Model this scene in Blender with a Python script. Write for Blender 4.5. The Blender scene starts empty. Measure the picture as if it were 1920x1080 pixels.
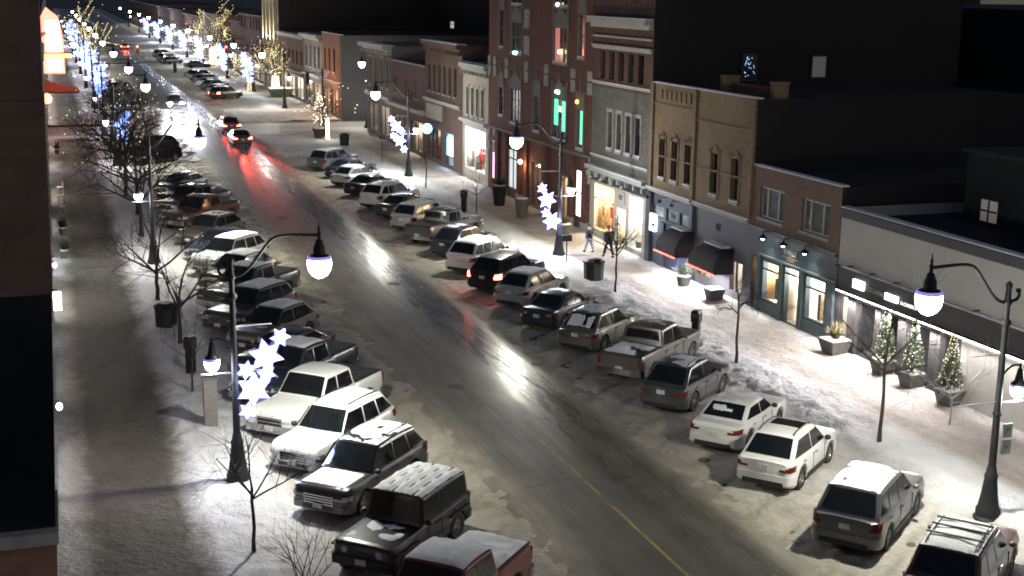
import bpy, bmesh, math, random
from mathutils import Vector, Matrix, noise
R = math.radians
random.seed(7)
S = bpy.context.scene
C = S.collection

# ------------------------------------------------------------------ camera
H = 15.0
FPX = 2500.0
_d = Vector((-875.0, -570.0, FPX)).normalized()          # street direction, in camera axes
_h2 = Vector((125.0, -558.0, FPX))
_up = _d.cross(_h2).normalized()
if _up.y > 0: _up = -_up
_x = _d.cross(_up)
if _x.x < 0: _x = -_x
cam_d = bpy.data.cameras.new('camera')
cam = bpy.data.objects.new('camera', cam_d)
C.objects.link(cam)
cam_d.sensor_width = 36.0
cam_d.lens = 36.0 * FPX / 1920.0
cam_d.clip_start = 0.5
cam_d.clip_end = 5000
rgt = Vector((_x.x, _d.x, _up.x)); upv = -Vector((_x.y, _d.y, _up.y)); fwd = Vector((_x.z, _d.z, _up.z))
M = Matrix.Identity(4)
for i in range(3):
    M[i][0] = rgt[i]; M[i][1] = upv[i]; M[i][2] = -fwd[i]; M[i][3] = (0, 0, H)[i]
cam.matrix_world = M
S.camera = cam

def gz(px, py, z=0.0):
    """ground (or height z) point seen at a photograph pixel, in metres"""
    r = Vector((px - 960.0, py - 540.0, FPX))
    t = (z - H) / r.dot(_up)
    return Vector((r.dot(_x) * t, r.dot(_d) * t, z))

# ------------------------------------------------------------------ mesh helper
class MB:
    def __init__(s): s.v = []; s.f = []; s.m = []
    def add(s, vs, fs, mi=0):
        b = len(s.v); s.v += [tuple(p) for p in vs]
        for f in fs: s.f.append(tuple(b + i for i in f)); s.m.append(mi)
        return s
    def box(s, x0, y0, z0, x1, y1, z1, mi=0):
        if x0 > x1: x0, x1 = x1, x0
        if y0 > y1: y0, y1 = y1, y0
        if z0 > z1: z0, z1 = z1, z0
        v = [(x0,y0,z0),(x1,y0,z0),(x1,y1,z0),(x0,y1,z0),(x0,y0,z1),(x1,y0,z1),(x1,y1,z1),(x0,y1,z1)]
        return s.add(v, [(0,3,2,1),(4,5,6,7),(0,1,5,4),(1,2,6,5),(2,3,7,6),(3,0,4,7)], mi)
    def quad(s, a, b, c, d, mi=0): return s.add([a,b,c,d], [(0,1,2,3)], mi)
    def tube(s, pts, rad, n=6, mi=0, cap=True):
        pts = [Vector(p) for p in pts]
        if not hasattr(rad, '__len__'): rad = [rad]*len(pts)
        b = len(s.v)
        for i, p in enumerate(pts):
            t = (pts[min(i+1, len(pts)-1)] - pts[max(i-1, 0)])
            if t.length < 1e-9: t = Vector((0,0,1))
            t.normalize()
            a = t.cross(Vector((0,0,1)) if abs(t.z) < .9 else Vector((1,0,0))).normalized()
            c = t.cross(a)
            for k in range(n):
                an = 2*math.pi*k/n
                q = p + (a*math.cos(an) + c*math.sin(an))*rad[i]
                s.v.append(tuple(q))
        for i in range(len(pts)-1):
            for k in range(n):
                k2 = (k+1) % n
                s.f.append((b+i*n+k, b+i*n+k2, b+(i+1)*n+k2, b+(i+1)*n+k)); s.m.append(mi)
        if cap:
            s.f.append(tuple(b+k for k in range(n))[::-1]); s.m.append(mi)
            e = b+(len(pts)-1)*n
            s.f.append(tuple(e+k for k in range(n))); s.m.append(mi)
        return s
    def lathe(s, prof, n=12, cx=0, cy=0, mi=0, M=None):
        b = len(s.v)
        for (r, z) in prof:
            for k in range(n):
                an = 2*math.pi*k/n
                p = Vector((cx + r*math.cos(an), cy + r*math.sin(an), z))
                s.v.append(tuple(M @ p if M else p))
        for i in range(len(prof)-1):
            for k in range(n):
                k2 = (k+1) % n
                s.f.append((b+i*n+k, b+i*n+k2, b+(i+1)*n+k2, b+(i+1)*n+k)); s.m.append(mi)
        s.f.append(tuple(b+k for k in range(n))[::-1]); s.m.append(mi)
        e = b+(len(prof)-1)*n
        s.f.append(tuple(e+k for k in range(n))); s.m.append(mi)
        return s
    def ball(s, c, r, n=10, m=6, sz=1.0, mi=0):
        prof = [(max(r*math.sin(math.pi*i/m), 1e-4), c[2]+r*sz*-math.cos(math.pi*i/m)) for i in range(m+1)]
        return s.lathe(prof, n, c[0], c[1], mi)
    def octa(s, c, r, mi=0):
        x,y,z = c
        return s.add([(x+r,y,z),(x-r,y,z),(x,y+r,z),(x,y-r,z),(x,y,z+r),(x,y,z-r)],
                     [(0,2,4),(2,1,4),(1,3,4),(3,0,4),(2,0,5),(1,2,5),(3,1,5),(0,3,5)], mi)
    def prism(s, poly, f0, f1, mi=0):
        """poly: 2-D points, f0/f1 map a 2-D point to the two end faces"""
        n = len(poly)
        v = [f0(p) for p in poly] + [f1(p) for p in poly]
        fs = [tuple(range(n))[::-1], tuple(range(n, 2*n))] + [(i, (i+1) % n, n+(i+1) % n, n+i) for i in range(n)]
        return s.add(v, fs, mi)
    def build(s, name, mats, parent=None, smooth=None, loc=None):
        me = bpy.data.meshes.new(name)
        me.from_pydata(s.v, [], s.f)
        if not isinstance(mats, (list, tuple)): mats = [mats]
        for m in mats: me.materials.append(m)
        if len(mats) > 1: me.polygons.foreach_set('material_index', s.m)
        bm = bmesh.new(); bm.from_mesh(me); bmesh.ops.recalc_face_normals(bm, faces=bm.faces); bm.to_mesh(me); bm.free()
        if smooth:
            me.polygons.foreach_set('use_smooth', [True]*len(me.polygons))
            if smooth is not True: me.set_sharp_from_angle(angle=R(smooth))
        o = bpy.data.objects.new(name, me); C.objects.link(o)
        if parent is not None: o.parent = parent
        if loc is not None: o.location = loc
        return o

def tag(o, label=None, cat=None, group=None, kind=None):
    if label: o['label'] = label
    if cat: o['category'] = cat
    if group: o['group'] = group
    if kind: o['kind'] = kind
    return o
def thing(name, label, cat, loc=(0,0,0), rz=0.0, group=None):
    o = bpy.data.objects.new(name, None); C.objects.link(o)
    o.empty_display_size = .2
    o.location = loc; o.rotation_euler = (0, 0, rz)
    return tag(o, label, cat, group)
def kids(o): return [c for c in o.children]
def copy_tree(o, parent=None):
    c = o.copy(); C.objects.link(c)
    if parent is not None: c.parent = parent
    for ch in kids(o): copy_tree(ch, c)
    return c
def lamp(name, kind, loc, energy, col, size=.15, parent=None, rot=None, **kw):
    l = bpy.data.lights.new(name, kind); l.energy = energy; l.color = col
    if kind == 'AREA':
        l.shape = 'RECTANGLE'; l.size = size[0]; l.size_y = size[1]
    elif kind != 'SUN': l.shadow_soft_size = size
    for k, v in kw.items(): setattr(l, k, v)
    o = bpy.data.objects.new(name, l); C.objects.link(o); o.location = loc
    if rot is not None: o.rotation_euler = rot
    if parent is not None: o.parent = parent
    return o
def text(body, name, size, m, parent=None, matrix=None, depth=.02, align='CENTER', space=1.0):
    cu = bpy.data.curves.new(name, 'FONT'); cu.body = body; cu.size = size; cu.extrude = depth; cu.align_x = align; cu.align_y = 'CENTER'
    cu.space_character = space
    t = bpy.data.objects.new(name+'_tmp', cu); C.objects.link(t)
    bpy.context.view_layer.update()
    me = bpy.data.meshes.new_from_object(t.evaluated_get(bpy.context.evaluated_depsgraph_get()))
    bpy.data.objects.remove(t)
    me.materials.clear(); me.materials.append(m)
    if matrix is not None: me.transform(matrix)
    o = bpy.data.objects.new(name, me); C.objects.link(o)
    if parent is not None: o.parent = parent
    return o

# ------------------------------------------------------------------ materials
class NT:
    def __init__(s, name):
        s.mat = bpy.data.materials.new(name); s.mat.use_nodes = True
        s.t = s.mat.node_tree; s.n = s.t.nodes; s.b = s.n['Principled BSDF']
        s.out = s.n['Material Output']
    def node(s, kind, **kw):
        n = s.n.new(kind)
        for k, v in kw.items():
            if k in n.inputs.keys(): n.inputs[k].default_value = v
            else: setattr(n, k, v)
        return n
    def link(s, a, b): s.t.links.new(a, b)
    def coords(s, scale=(1,1,1), kind='Object', off=(0,0,0)):
        tc = s.n.new('ShaderNodeTexCoord'); mp = s.n.new('ShaderNodeMapping')
        mp.inputs['Scale'].default_value = scale; mp.inputs['Location'].default_value = off
        s.link(tc.outputs[kind], mp.inputs['Vector']); return mp.outputs[0]
    def noise(s, scale, detail=4, rough=.55, vec=None, dist=0):
        n = s.n.new('ShaderNodeTexNoise'); n.inputs['Scale'].default_value = scale
        n.inputs['Detail'].default_value = detail; n.inputs['Roughness'].default_value = rough; n.inputs['Distortion'].default_value = dist
        if vec is not None: s.link(vec, n.inputs['Vector'])
        return n.outputs['Fac']
    def ramp(s, fac, stops, interp='LINEAR'):
        r = s.n.new('ShaderNodeValToRGB'); cr = r.color_ramp; cr.interpolation = interp
        while len(cr.elements) < len(stops): cr.elements.new(.5)
        for e, (p, c) in zip(cr.elements, stops):
            e.position = p; e.color = (c, c, c, 1) if not hasattr(c, '__len__') else (*c[:3], 1)
        s.link(fac, r.inputs[0]); return r.outputs[0]
    def mix(s, fac, a, b, mode='MIX'):
        m = s.n.new('ShaderNodeMix'); m.data_type = 'RGBA'; m.blend_type = mode
        for sock, v in ((m.inputs[0], fac), (m.inputs[6], a), (m.inputs[7], b)):
            if isinstance(v, (int, float)): sock.default_value = v if sock.type == 'VALUE' else (v,v,v,1)
            elif isinstance(v, (tuple, list)): sock.default_value = (*v[:3], 1)
            else: s.link(v, sock)
        return m.outputs[2]
    def math(s, op, a, b=0.0, clamp=False):
        m = s.n.new('ShaderNodeMath'); m.operation = op; m.use_clamp = clamp
        for sock, v in ((m.inputs[0], a), (m.inputs[1], b)):
            if isinstance(v, (int, float)): sock.default_value = v
            else: s.link(v, sock)
        return m.outputs[0]
    def sep(s, vec):
        n = s.n.new('ShaderNodeSeparateXYZ'); s.link(vec, n.inputs[0]); return n.outputs
    def comb(s, x, y, z=0.0):
        n = s.n.new('ShaderNodeCombineXYZ')
        for i, v in enumerate((x,y,z)):
            if isinstance(v, (int, float)): n.inputs[i].default_value = v
            else: s.link(v, n.inputs[i])
        return n.outputs[0]
    def bump(s, h, strength=.4, dist=.05, prev=None):
        b = s.n.new('ShaderNodeBump'); b.inputs['Strength'].default_value = strength; b.inputs['Distance'].default_value = dist
        s.link(h, b.inputs['Height'])
        if prev is not None: s.link(prev, b.inputs['Normal'])
        s.link(b.outputs[0], s.b.inputs['Normal']); return b.outputs[0]
    def set(s, **kw):
        names = dict(col='Base Color', rough='Roughness', metal='Metallic', spec='Specular IOR Level', emit='Emission Color', es='Emission Strength', coat='Coat Weight', alpha='Alpha', trans='Transmission Weight')
        for k, v in kw.items():
            i = s.b.inputs[names[k]]
            if isinstance(v, (int, float)): i.default_value = v
            elif isinstance(v, (tuple, list)): i.default_value = (*v[:3], 1)
            else: s.link(v, i)
        return s

def m_plain(name, col, rough=.6, metal=0, var=.18, scale=6.0, spec=.5, coat=0, bump=0):
    t = NT(name); c = t.coords()
    n = t.noise(scale, 5, .6, c)
    dark = tuple(x*(1-var) for x in col); lite = tuple(min(x*(1+var), 1) for x in col)
    t.set(col=t.mix(t.ramp(n, [(.3, 0), (.7, 1)]), dark, lite), metal=metal, spec=spec, coat=coat,
          rough=t.ramp(n, [(.3, max(rough-.08, .02)), (.7, min(rough+.08, 1))]))
    if bump: t.bump(t.noise(scale*6, 4, .6, c), bump, .02)
    return t.mat
def m_emit(name, col, strength, light=False):
    t = NT(name); t.set(col=(.6,.6,.6), emit=col, es=strength, rough=.5)
    c = t.coords(); n = t.noise(9, 2, .5, c)
    t.set(es=t.math('MULTIPLY', t.ramp(n, [(.2, .8), (.8, 1.0)]), strength))
    if not light: t.mat.cycles.emission_sampling = 'NONE'
    return t.mat
def m_paint(name, col, rough=.28, metal=0, salt=.5):
    """car paint with a winter film of dried road salt on the lower body"""
    t = NT(name); c = t.coords()
    n = t.noise(2.2, 6, .65, c); fine = t.noise(26, 3, .6, c)
    z = t.sep(c)[2]
    low = t.ramp(z, [(.25, 1.0), (1.0, .0)])
    f = t.math('MULTIPLY', t.math('ADD', t.math('MULTIPLY', low, .9), t.math('MULTIPLY', n, .55)), salt)
    f = t.math('MULTIPLY', f, t.ramp(fine, [(.3, .65), (.65, 1.0)]), clamp=True)
    t.set(col=t.mix(f, col, (.27, .25, .23)), metal=metal, coat=.6, spec=.5)
    t.set(rough=t.ramp(f, [(.1, rough), (.6, .7)]))
    t.b.inputs['Coat Roughness'].default_value = .12
    return t.mat
def m_brick(name, a, b, mortar, sx=1.0, rough=.85, soot=.35, axis='YZ'):
    t = NT(name); c = t.coords(); s = t.sep(c)
    v = t.comb(s[1], s[2]) if axis == 'YZ' else t.comb(s[0], s[2])
    br = t.n.new('ShaderNodeTexBrick'); t.link(v, br.inputs['Vector'])
    br.inputs['Scale'].default_value = 1.0*sx
    br.inputs['Brick Width'].default_value = .23; br.inputs['Row Height'].default_value = .078; br.inputs['Mortar Size'].default_value = .006
    br.inputs['Color1'].default_value = (*a, 1); br.inputs['Color2'].default_value = (*b, 1); br.inputs['Mortar'].default_value = (*mortar, 1)
    big = t.noise(.55, 5, .65, c); mid = t.noise(3.5, 4, .6, c)
    col = t.mix(t.ramp(big, [(.35, 0), (.7, soot)]), br.outputs[0], (.05, .042, .04))
    col = t.mix(t.ramp(mid, [(.4, 0), (.75, .22)]), col, (.32, .28, .24))
    t.set(col=col, rough=rough, spec=.25)
    t.bump(br.outputs['Fac'], -.35, .012)
    return t.mat
def m_snow(name, clean=(.8,.8,.82), dirty=(.4,.37,.33), lo=.4, hi=.65, scale=.7, fine=7.0, bump=.8, stretch=(1,1,1), rough=.75):
    t = NT(name); c = t.coords(stretch); c0 = t.coords()
    a = t.noise(scale, 7, .62, c, .6); b = t.noise(fine, 5, .6, c0, .3)
    f = t.math('ADD', t.math('MULTIPLY', a, .65), t.math('MULTIPLY', b, .35))
    t.set(col=t.mix(t.ramp(f, [(lo, 0), (hi, 1)]), dirty, clean), rough=rough, spec=.35)
    h = t.math('ADD', t.math('MULTIPLY', b, .5), t.math('MULTIPLY', t.noise(2.6, 5, .6, c0, .5), .9))
    vo = t.node('ShaderNodeTexVoronoi', feature='SMOOTH_F1'); vo.inputs['Scale'].default_value = 2.1; t.link(t.coords((1,1,.2)), vo.inputs['Vector'])
    h = t.math('ADD', h, t.math('MULTIPLY', vo.outputs['Distance'], .5))
    t.bump(h, bump, .12)
    return t.mat

PAINT = {
 'soot': m_plain('dull_black_van_paint', (.006,.006,.007), .85, 0, .2, 3, .03),
 'black': m_paint('black_paint', (.010,.010,.012), salt=.13), 'charcoal': m_paint('charcoal_paint', (.028,.030,.033), salt=.22),
 'navy': m_paint('navy_paint', (.010,.016,.036), salt=.16), 'grey': m_paint('grey_paint', (.13,.135,.145), metal=.3, salt=.35),
 'silver': m_paint('silver_paint', (.40,.40,.39), metal=.2, salt=.35), 'white': m_paint('white_paint', (.78,.78,.76), salt=.22),
 'tan': m_paint('tan_paint', (.105,.095,.082), metal=.3, salt=.4), 'red': m_paint('red_paint', (.17,.022,.02), salt=.3), 'maroon': m_paint('maroon_paint', (.07,.014,.014), salt=.3),
 'slate': m_paint('slate_paint', (.075,.08,.09), metal=.2, salt=.35), 'brown': m_paint('brown_paint', (.05,.033,.025), salt=.3),
}
GLASS = m_plain('dark_window_glass', (.008,.010,.012), .06, 0, .3, 3, .6)
TRIM = m_plain('black_plastic_trim', (.018,.018,.019), .55)
CHROME = m_plain('chrome', (.55,.55,.56), .18, 1.0, .1)
RUBBER = m_plain('tyre_rubber', (.022,.021,.02), .85, var=.35, scale=14)
ALLOY = m_plain('alloy_rim', (.28,.28,.29), .35, .8, .2)
LENS = m_plain('headlight_lens', (.5,.51,.53), .08, 0, .12, 20, .8)
TAIL = m_plain('tail_lens', (.16,.012,.012), .12, 0, .2, 20, .7)
PLATE = m_plain('licence_plate', (.62,.63,.62), .45)
CARSNOW = m_snow('car_snow', (.84,.85,.88), (.62,.62,.63), .3, .55, 3, 16, .5)
TAILON = m_emit('lit_tail_lens', (1, .06, .035), 55)
HEADON = m_emit('lit_headlight', (.9, .9, 1), 1500)
IRON = m_plain('black_iron', (.014,.015,.018), .62, 0, .3, 8, .35, bump=.1)
GLOBE = m_emit('lamp_globe', (.93, .93, 1.0), 40)
FRINGE = m_emit('violet_fringe_glow', (.30, .24, 1.0), .9)  # glowing collar added to the globes, imitating violet lens fringe
SNOW = m_snow('fresh_snow', (.82,.83,.86), (.55,.54,.53), .3, .6)
WOOD = m_plain('bark', (.06,.048,.04), .9, 0, .45, 9, .2, bump=.5)
DARKBARK = m_plain('dark_bark', (.035,.03,.028), .9, 0, .4, 9, .2, bump=.5)
CONC = m_plain('cast_concrete', (.115,.108,.10), .85, 0, .25, 4, .3, bump=.3)
STONE = m_plain('limestone', (.36,.34,.31), .85, 0, .25, 3.5, .3, bump=.3)
DSTEEL = m_plain('dark_steel', (.03,.032,.036), .5, .5, .2, 5)
WHITEP = m_plain('white_painted_wood', (.7,.69,.66), .5, 0, .08, 5)
# ------------------------------------------------------------------ vehicles (local +x is forward, origin on the ground under the middle)
KIND = {
 #        L     W     H    belt  hood  nose  cowl  rf    rr    tail  wb    deck  zb
 'suv':  (4.95, 1.96, 1.76, 1.08, 1.06, .84,  1.10, .38, -1.80, -2.40, 2.90, None, .24),
 'cross':(4.58, 1.86, 1.66, 1.02, 1.00, .78,  1.08, .28, -1.35, -2.20, 2.68, None, .22),
 'hatch':(4.35, 1.80, 1.50, .95,  .92,  .70,  1.05, .30, -1.20, -2.08, 2.62, None, .19),
 'sedan':(4.85, 1.84, 1.45, .95,  .90,  .68,  .95, .22, -1.05, -1.85, 2.80, .98, .18),
 'pickup':(5.85, 2.02, 1.92, 1.20, 1.16, .98, 1.20, .62, -.82, -1.00, 3.70, 1.24, .34),
 'jeep': (4.45, 1.86, 1.86, 1.12, 1.08, .98,  .62, .42, -2.02, -2.14, 2.95, None, .34),
 'van':  (5.60, 2.02, 2.35, 1.25, 1.15, .90,  1.95, 1.15, -2.70, -2.76, 3.40, None, .26),
}
def lerp(a, b, t): return a + (b-a)*t
def ss_(a, b, x):
    t = max(0.0, min(1.0, (x-a)/(b-a))); return t*t*(3-2*t)
_tyre = None
def wheel_meshes():
    global _tyre
    if _tyre: return _tyre
    r = .36
    Mx = Matrix.Rotation(R(90), 4, 'X')
    t = MB().lathe([(.02,-.03),(r*.6,-.05),(r*.62,-.11),(r*.9,-.115),(r*.98,-.09),(r,-.04),(r,.04),(r*.98,.09),(r*.9,.115),(r*.62,.11),(r*.6,.03),(.02,.02)], 24, M=Mx)
    d = MB().lathe([(r*.6,-.02),(r*.62,.075),(r*.56,.10),(r*.52,.055),(.03,.075),(.001,.08)], 24, M=Mx)
    for k in range(5):
        a = k*2*math.pi/5
        ca, sa = math.cos(a), math.sin(a)
        pts = [(.05,-.022),(r*.54,-.032),(r*.54,.032),(.05,.022)]
        f = lambda p, z: tuple(Mx @ Vector((p[0]*ca-p[1]*sa, p[0]*sa+p[1]*ca, z)))
        d.prism(pts, lambda p: f(p,.05), lambda p: f(p,.092))
    a = t.build('wheel', RUBBER, smooth=40); b = d.build('rim', ALLOY, smooth=35)
    _tyre = (a.data, b.data)
    bpy.data.objects.remove(a); bpy.data.objects.remove(b)
    return _tyre

def car(kind, paint, x, y, rz, label, cat=None, group=None, name=None, roof_snow=.0, hood_snow=.0, rails=False, lit_tail=False, lit_head=False,
        sunroof=False, bed='cover', rack=False, glass_snow=0.0, seed=0, lite=False, trunk_snow=0.0, scale=1.0):
    L, W, Ht, belt, hood, nose, cowl, rf, rr, tail, wb, deck, zb = KIND[kind]
    P = PAINT[paint]; rnd = random.Random(seed*31+len(label))
    root = thing(name or {'suv':'parked_suv','cross':'parked_crossover','hatch':'parked_hatchback','sedan':'parked_sedan','pickup':'parked_pickup','jeep':'parked_jeep','van':'parked_van'}[kind],
                 label, cat or {'pickup':'pickup truck','van':'van','suv':'suv','jeep':'suv','cross':'car'}.get(kind,'car'), (x,y,0), rz, group)
    hl = L/2; hw = W/2
    rearz = deck or belt
    wr = .34 if kind in ('hatch','sedan') else .37
    if kind in ('pickup','jeep'): wr = .40
    wx = (wb/2+.05, -wb/2+.05)
    ra = wr + .06
    boxy = kind in ('pickup','jeep','van')
    def half(e):      # half width, e metres in from the end
        q = max(min(e/(.5 if not boxy else .28), 1), 0)
        lo = .80 if not boxy else .90
        return hw*(lo + (1-lo)*math.sqrt(1-(1-q)**2))
    def top(xx):
        if xx > cowl:
            t = (hl-xx)/(hl-cowl)
            return nose + (hood-nose)*min(1, (t/ (.16 if not boxy else .06)))**.5*.86 + (hood-nose)*.14*t
        if xx < tail+.02 and deck:
            t = min((xx+hl)/.12, 1)
            return lerp(deck-.10, deck, t)
        if xx < tail+.02: return belt if not boxy else belt
        return lerp(rearz if deck else belt, hood, max((xx-tail)/(cowl-tail), 0)) if kind != 'pickup' else belt
    xs = sorted(set([-hl,-hl+.05,-hl+.14,-hl+.3,-hl+.5,hl-.5,hl-.3,hl-.14,hl-.05,hl,cowl,cowl-.02,tail,tail+.03] +
             [w + ra*math.cos(R(a)) for w in wx for a in range(0,181,20)] + [w+s*(ra+.01) for w in wx for s in (-1,1)] + [0,.35,-.35,hl-.75,hl-1.0,-hl+.8]))
    b = MB(); rows = []
    for xx in xs:
        e = hl-abs(xx); w = half(e); tz = top(xx)
        arch = 0
        for q in wx:
            if abs(xx-q) < ra: arch = max(arch, wr + math.sqrt(max(ra*ra-(xx-q)**2, 0)))
        en = max(0, 1-e/.16)
        z0 = zb + .12*en
        zs = max(z0+.03, arch)
        zm = max(lerp(z0, tz, .42), arch+.02)
        zh = max(lerp(z0, tz, .80), arch+.04)
        zt = max(tz, arch+.06)
        k = 1-.035*en
        half_pts = [(0,z0),(w-.30,z0 if not arch else max(z0, arch-.02)),(w*k-.03,zs),(w*k,zm),(w*k*.985,zh),(w*.93,zt-.015),(w*.86,zt),(w*.45,zt+.02),(0,zt+.025)]
        rows.append([(xx, yy, zz) for yy, zz in half_pts] + [(xx, -yy, zz) for yy, zz in half_pts[-2:0:-1]])
    n = len(rows[0])
    for r_ in rows: b.v += r_
    for i in range(len(rows)-1):
        for k in range(n):
            k2 = (k+1) % n
            b.f.append((i*n+k, i*n+k2, (i+1)*n+k2, (i+1)*n+k)); b.m.append(0)
    b.f.append(tuple(range(n))); b.m.append(0); b.f.append(tuple((len(rows)-1)*n+k for k in range(n))[::-1]); b.m.append(0)
    # cabin
    wbelt = hw*.93; wroof = hw*(.74 if kind not in ('jeep','van','pickup') else .86)
    wroof = hw*.80 if kind == 'pickup' else wroof
    cz = belt-.03
    def cabtop(xx):
        if xx >= rf: return lerp(Ht-.02, cz, ((xx-rf)/(cowl-rf))) if cowl > rf else Ht
        if xx <= rr: return lerp(Ht-.04, (rearz if deck and kind!='pickup' else cz), (rr-xx)/(rr-tail))
        t = (xx-rr)/(rf-rr)
        return lerp(Ht-.04, Ht-.02, t) + .045*math.sin(math.pi*t)
    def side_y(z): return lerp(wbelt, wroof, max(min((z-cz)/(Ht-cz), 1.05), 0))
    cx = [cowl, lerp(cowl,rf,.5), lerp(cowl,rf,.88), rf, rf-.15] + [lerp(rf-.15, rr+.15, t) for t in (.25,.5,.75)] + [rr+.15, rr, lerp(rr,tail,.12), lerp(rr,tail,.5), tail]
    base = len(b.v); m = 0; crow = []
    bowf, bowr = (.17, .10) if not boxy else (.07, .03)
    def bow(xx, yy):
        q = (yy/hw)**2
        if xx >= rf-.2: return xx - bowf*q*ss_(rf-.2, rf+.1, xx)
        if xx <= rr+.2: return xx + bowr*q*ss_(rr+.2, rr-.05, xx)
        return xx
    for xx in cx:
        zt = cabtop(xx); ye = side_y(zt-.09)
        pts = [(side_y(cz)+.002, cz-.05), (ye, max(zt-.09, cz)), (ye*.975, max(zt-.045, cz)), (ye*.91, max(zt-.014, cz)), (ye*.78, max(zt+.004, cz)), (ye*.45, zt+.021), (0, zt+.027)]
        crow.append([(bow(xx,yy) if i_ else xx, yy, zz) for i_, (yy, zz) in enumerate(pts)] + [(bow(xx,yy) if i_ < len(pts)-2+1 and yy != pts[0][0] else xx, -yy, zz) for i_, (yy, zz) in enumerate(pts[-2::-1])])
    n = len(crow[0])
    for r_ in crow: b.v += r_
    for i in range(len(crow)-1):
        for k in range(n-1):
            b.f.append((base+i*n+k, base+i*n+k+1, base+(i+1)*n+k+1, base+(i+1)*n+k)); b.m.append(0)
    for rr_ in (0, len(crow)-1):
        b.f.append(tuple(base+rr_*n+k for k in range(n))); b.m.append(0)
    b.build('body', P, root, smooth=32)
    # glass
    def pane(t0, t1, xa, xb, za, zb_, name_, inset=.09):
        g = MB(); rows = []
        dx, dz = xb-xa, zb_-za; ln = math.hypot(dx, dz); nx, nz = (-dz/ln, dx/ln)
        if nz < 0: nx, nz = -nx, -nz
        for t in (t0, (t0+t1)/2, t1):
            xx, zz = lerp(xa,xb,t), lerp(za,zb_,t)
            ye = side_y(zz-.05)-inset
            rows.append([(bow(xx, u*ye)+nx*.018, u*ye, zz+nz*.018 + .027*(1-u*u) +.001) for u in (-1,-.85,-.5,0,.5,.85,1)])
        for r_ in rows: g.v += r_
        for i in range(2):
            for k in range(6): g.f.append((i*7+k, i*7+k+1, (i+1)*7+k+1, (i+1)*7+k)); g.m.append(0)
        return g.build(name_, GLASS, root, smooth=True)
    pane(.10, .93, cowl, rf, cz, Ht-.02, 'windshield')
    if kind == 'pickup': pane(.15, .62, rr, tail, Ht-.04, cz, 'rear_window', .16)
    else: pane(.08, .80 if not deck else .86, rr, tail, Ht-.04, (deck if deck else cz), 'rear_window', .13)
    def sidepane(poly, sg):
        g = MB(); vs = []
        for (xx, zz) in poly: vs.append((xx, sg*(side_y(zz)+.010), zz))
        c0 = Vector((sum(v[0] for v in vs)/len(vs), sum(v[1] for v in vs)/len(vs), sum(v[2] for v in vs)/len(vs)))
        g.prism(list(range(len(vs))), lambda i: vs[i], lambda i: (vs[i][0], vs[i][1]-sg*.03, vs[i][2]))
        return g.build('side_window', GLASS, root)
    zl, zu = cz+.06, Ht-.12
    ax = lambda z: lerp(cowl, rf, (z-cz)/(Ht-cz)) - .10
    tx = lambda z: lerp(tail, rr, (z-(rearz if deck else cz))/(Ht-(rearz if deck else cz))) + .14
    bx = lerp(rf, rr, .36)
    ends = max(tx(zl), -hl+.28)
    for sg in (1,-1):
        sidepane([(ax(zl), zl), (ax(zu), zu), (bx+.04, zu), (bx+.04, zl)], sg)
        if kind in ('suv','van') and not kind == 'van':
            c2 = lerp(bx, rr, .62)
            sidepane([(bx-.04, zl), (bx-.04, zu), (c2+.10, zu), (c2, zl)], sg)
            sidepane([(c2-.08, zl+.02), (c2+.02, zu), (tx(zu)+.05, zu-.02), (max(tx(zl+.1), -hl+.3), zl+.08)], sg)
        elif kind == 'van': pass
        else:
            sidepane([(bx-.04, zl), (bx-.04, zu), (max(tx(zu),rr+.08), zu), (max(tx(zl+.12), ends), zl+.06)], sg)
    # lamps, grille, bumpers
    def strip(front, sg, z0, z1, s0, s1, name_, m, off=.014, curl=.30):
        g = MB(); pts = []
        for i in range(7):
            s = lerp(s0, s1, i/6)
            if s < .8: yy, e = hw*s, .0
            else: e = curl*(s-.8)/.2; yy = half(e)
            xx = (hl-e)
            pts.append((xx+off*(1 if s < .9 else .4), yy+off*(0 if s < .8 else 1)))
        f = 1 if front else -1
        g.prism(pts + [(p[0]-.08, p[1]-.03) for p in pts[::-1]], lambda p: (f*p[0], sg*p[1], z0), lambda p: (f*p[0]-f*.03, sg*p[1], z1))
        return g.build(name_, m, root, smooth=40)
    for sg in (1,-1):
        if kind == 'jeep':
            MB().lathe([(.10,0),(.10,.03),(.06,.05),(.001,.055)], 14, M=Matrix.Translation((hl-.02, sg*.52, .86)) @ Matrix.Rotation(R(90),4,'Y')).build('headlight', HEADON if lit_head else LENS, root, smooth=40)
        else:
            hl_o = strip(True, sg, nose-.14, nose-.01, .50, .98, 'headlight', HEADON if lit_head else LENS)
            if lit_head: MB().lathe([(.23,0),(.23,.04),(.12,.07),(.001,.075)], 14, M=Matrix.Translation((hl+.02, sg*.68, nose-.08)) @ Matrix.Rotation(R(90),4,'Y')).build('glare_disc', HEADON, hl_o, smooth=40)  # oversized glowing disc added to imitate headlight glare
        if kind in ('pickup','jeep','van'):
            MB().box(-hl-.012, sg*(hw*.80), .80, -hl+.03, sg*(hw*.93), 1.14).build('taillight', TAILON if lit_tail else TAIL, root)
        elif kind == 'suv':
            strip(False, sg, belt-.26, belt-.02, .72, 1.0, 'taillight', TAILON if lit_tail else TAIL)
        else:
            strip(False, sg, rearz-.24, rearz-.08, .55, 1.0, 'taillight', TAILON if lit_tail else TAIL, curl=.34)
    gz0, gz1 = (.52, nose-.03) if kind in ('pickup','suv') else (.42, nose-.12)
    gr = MB().box(hl-.03, -hw*.48, gz0, hl+.012, hw*.48, gz1).build('grille', TRIM, root)
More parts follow.
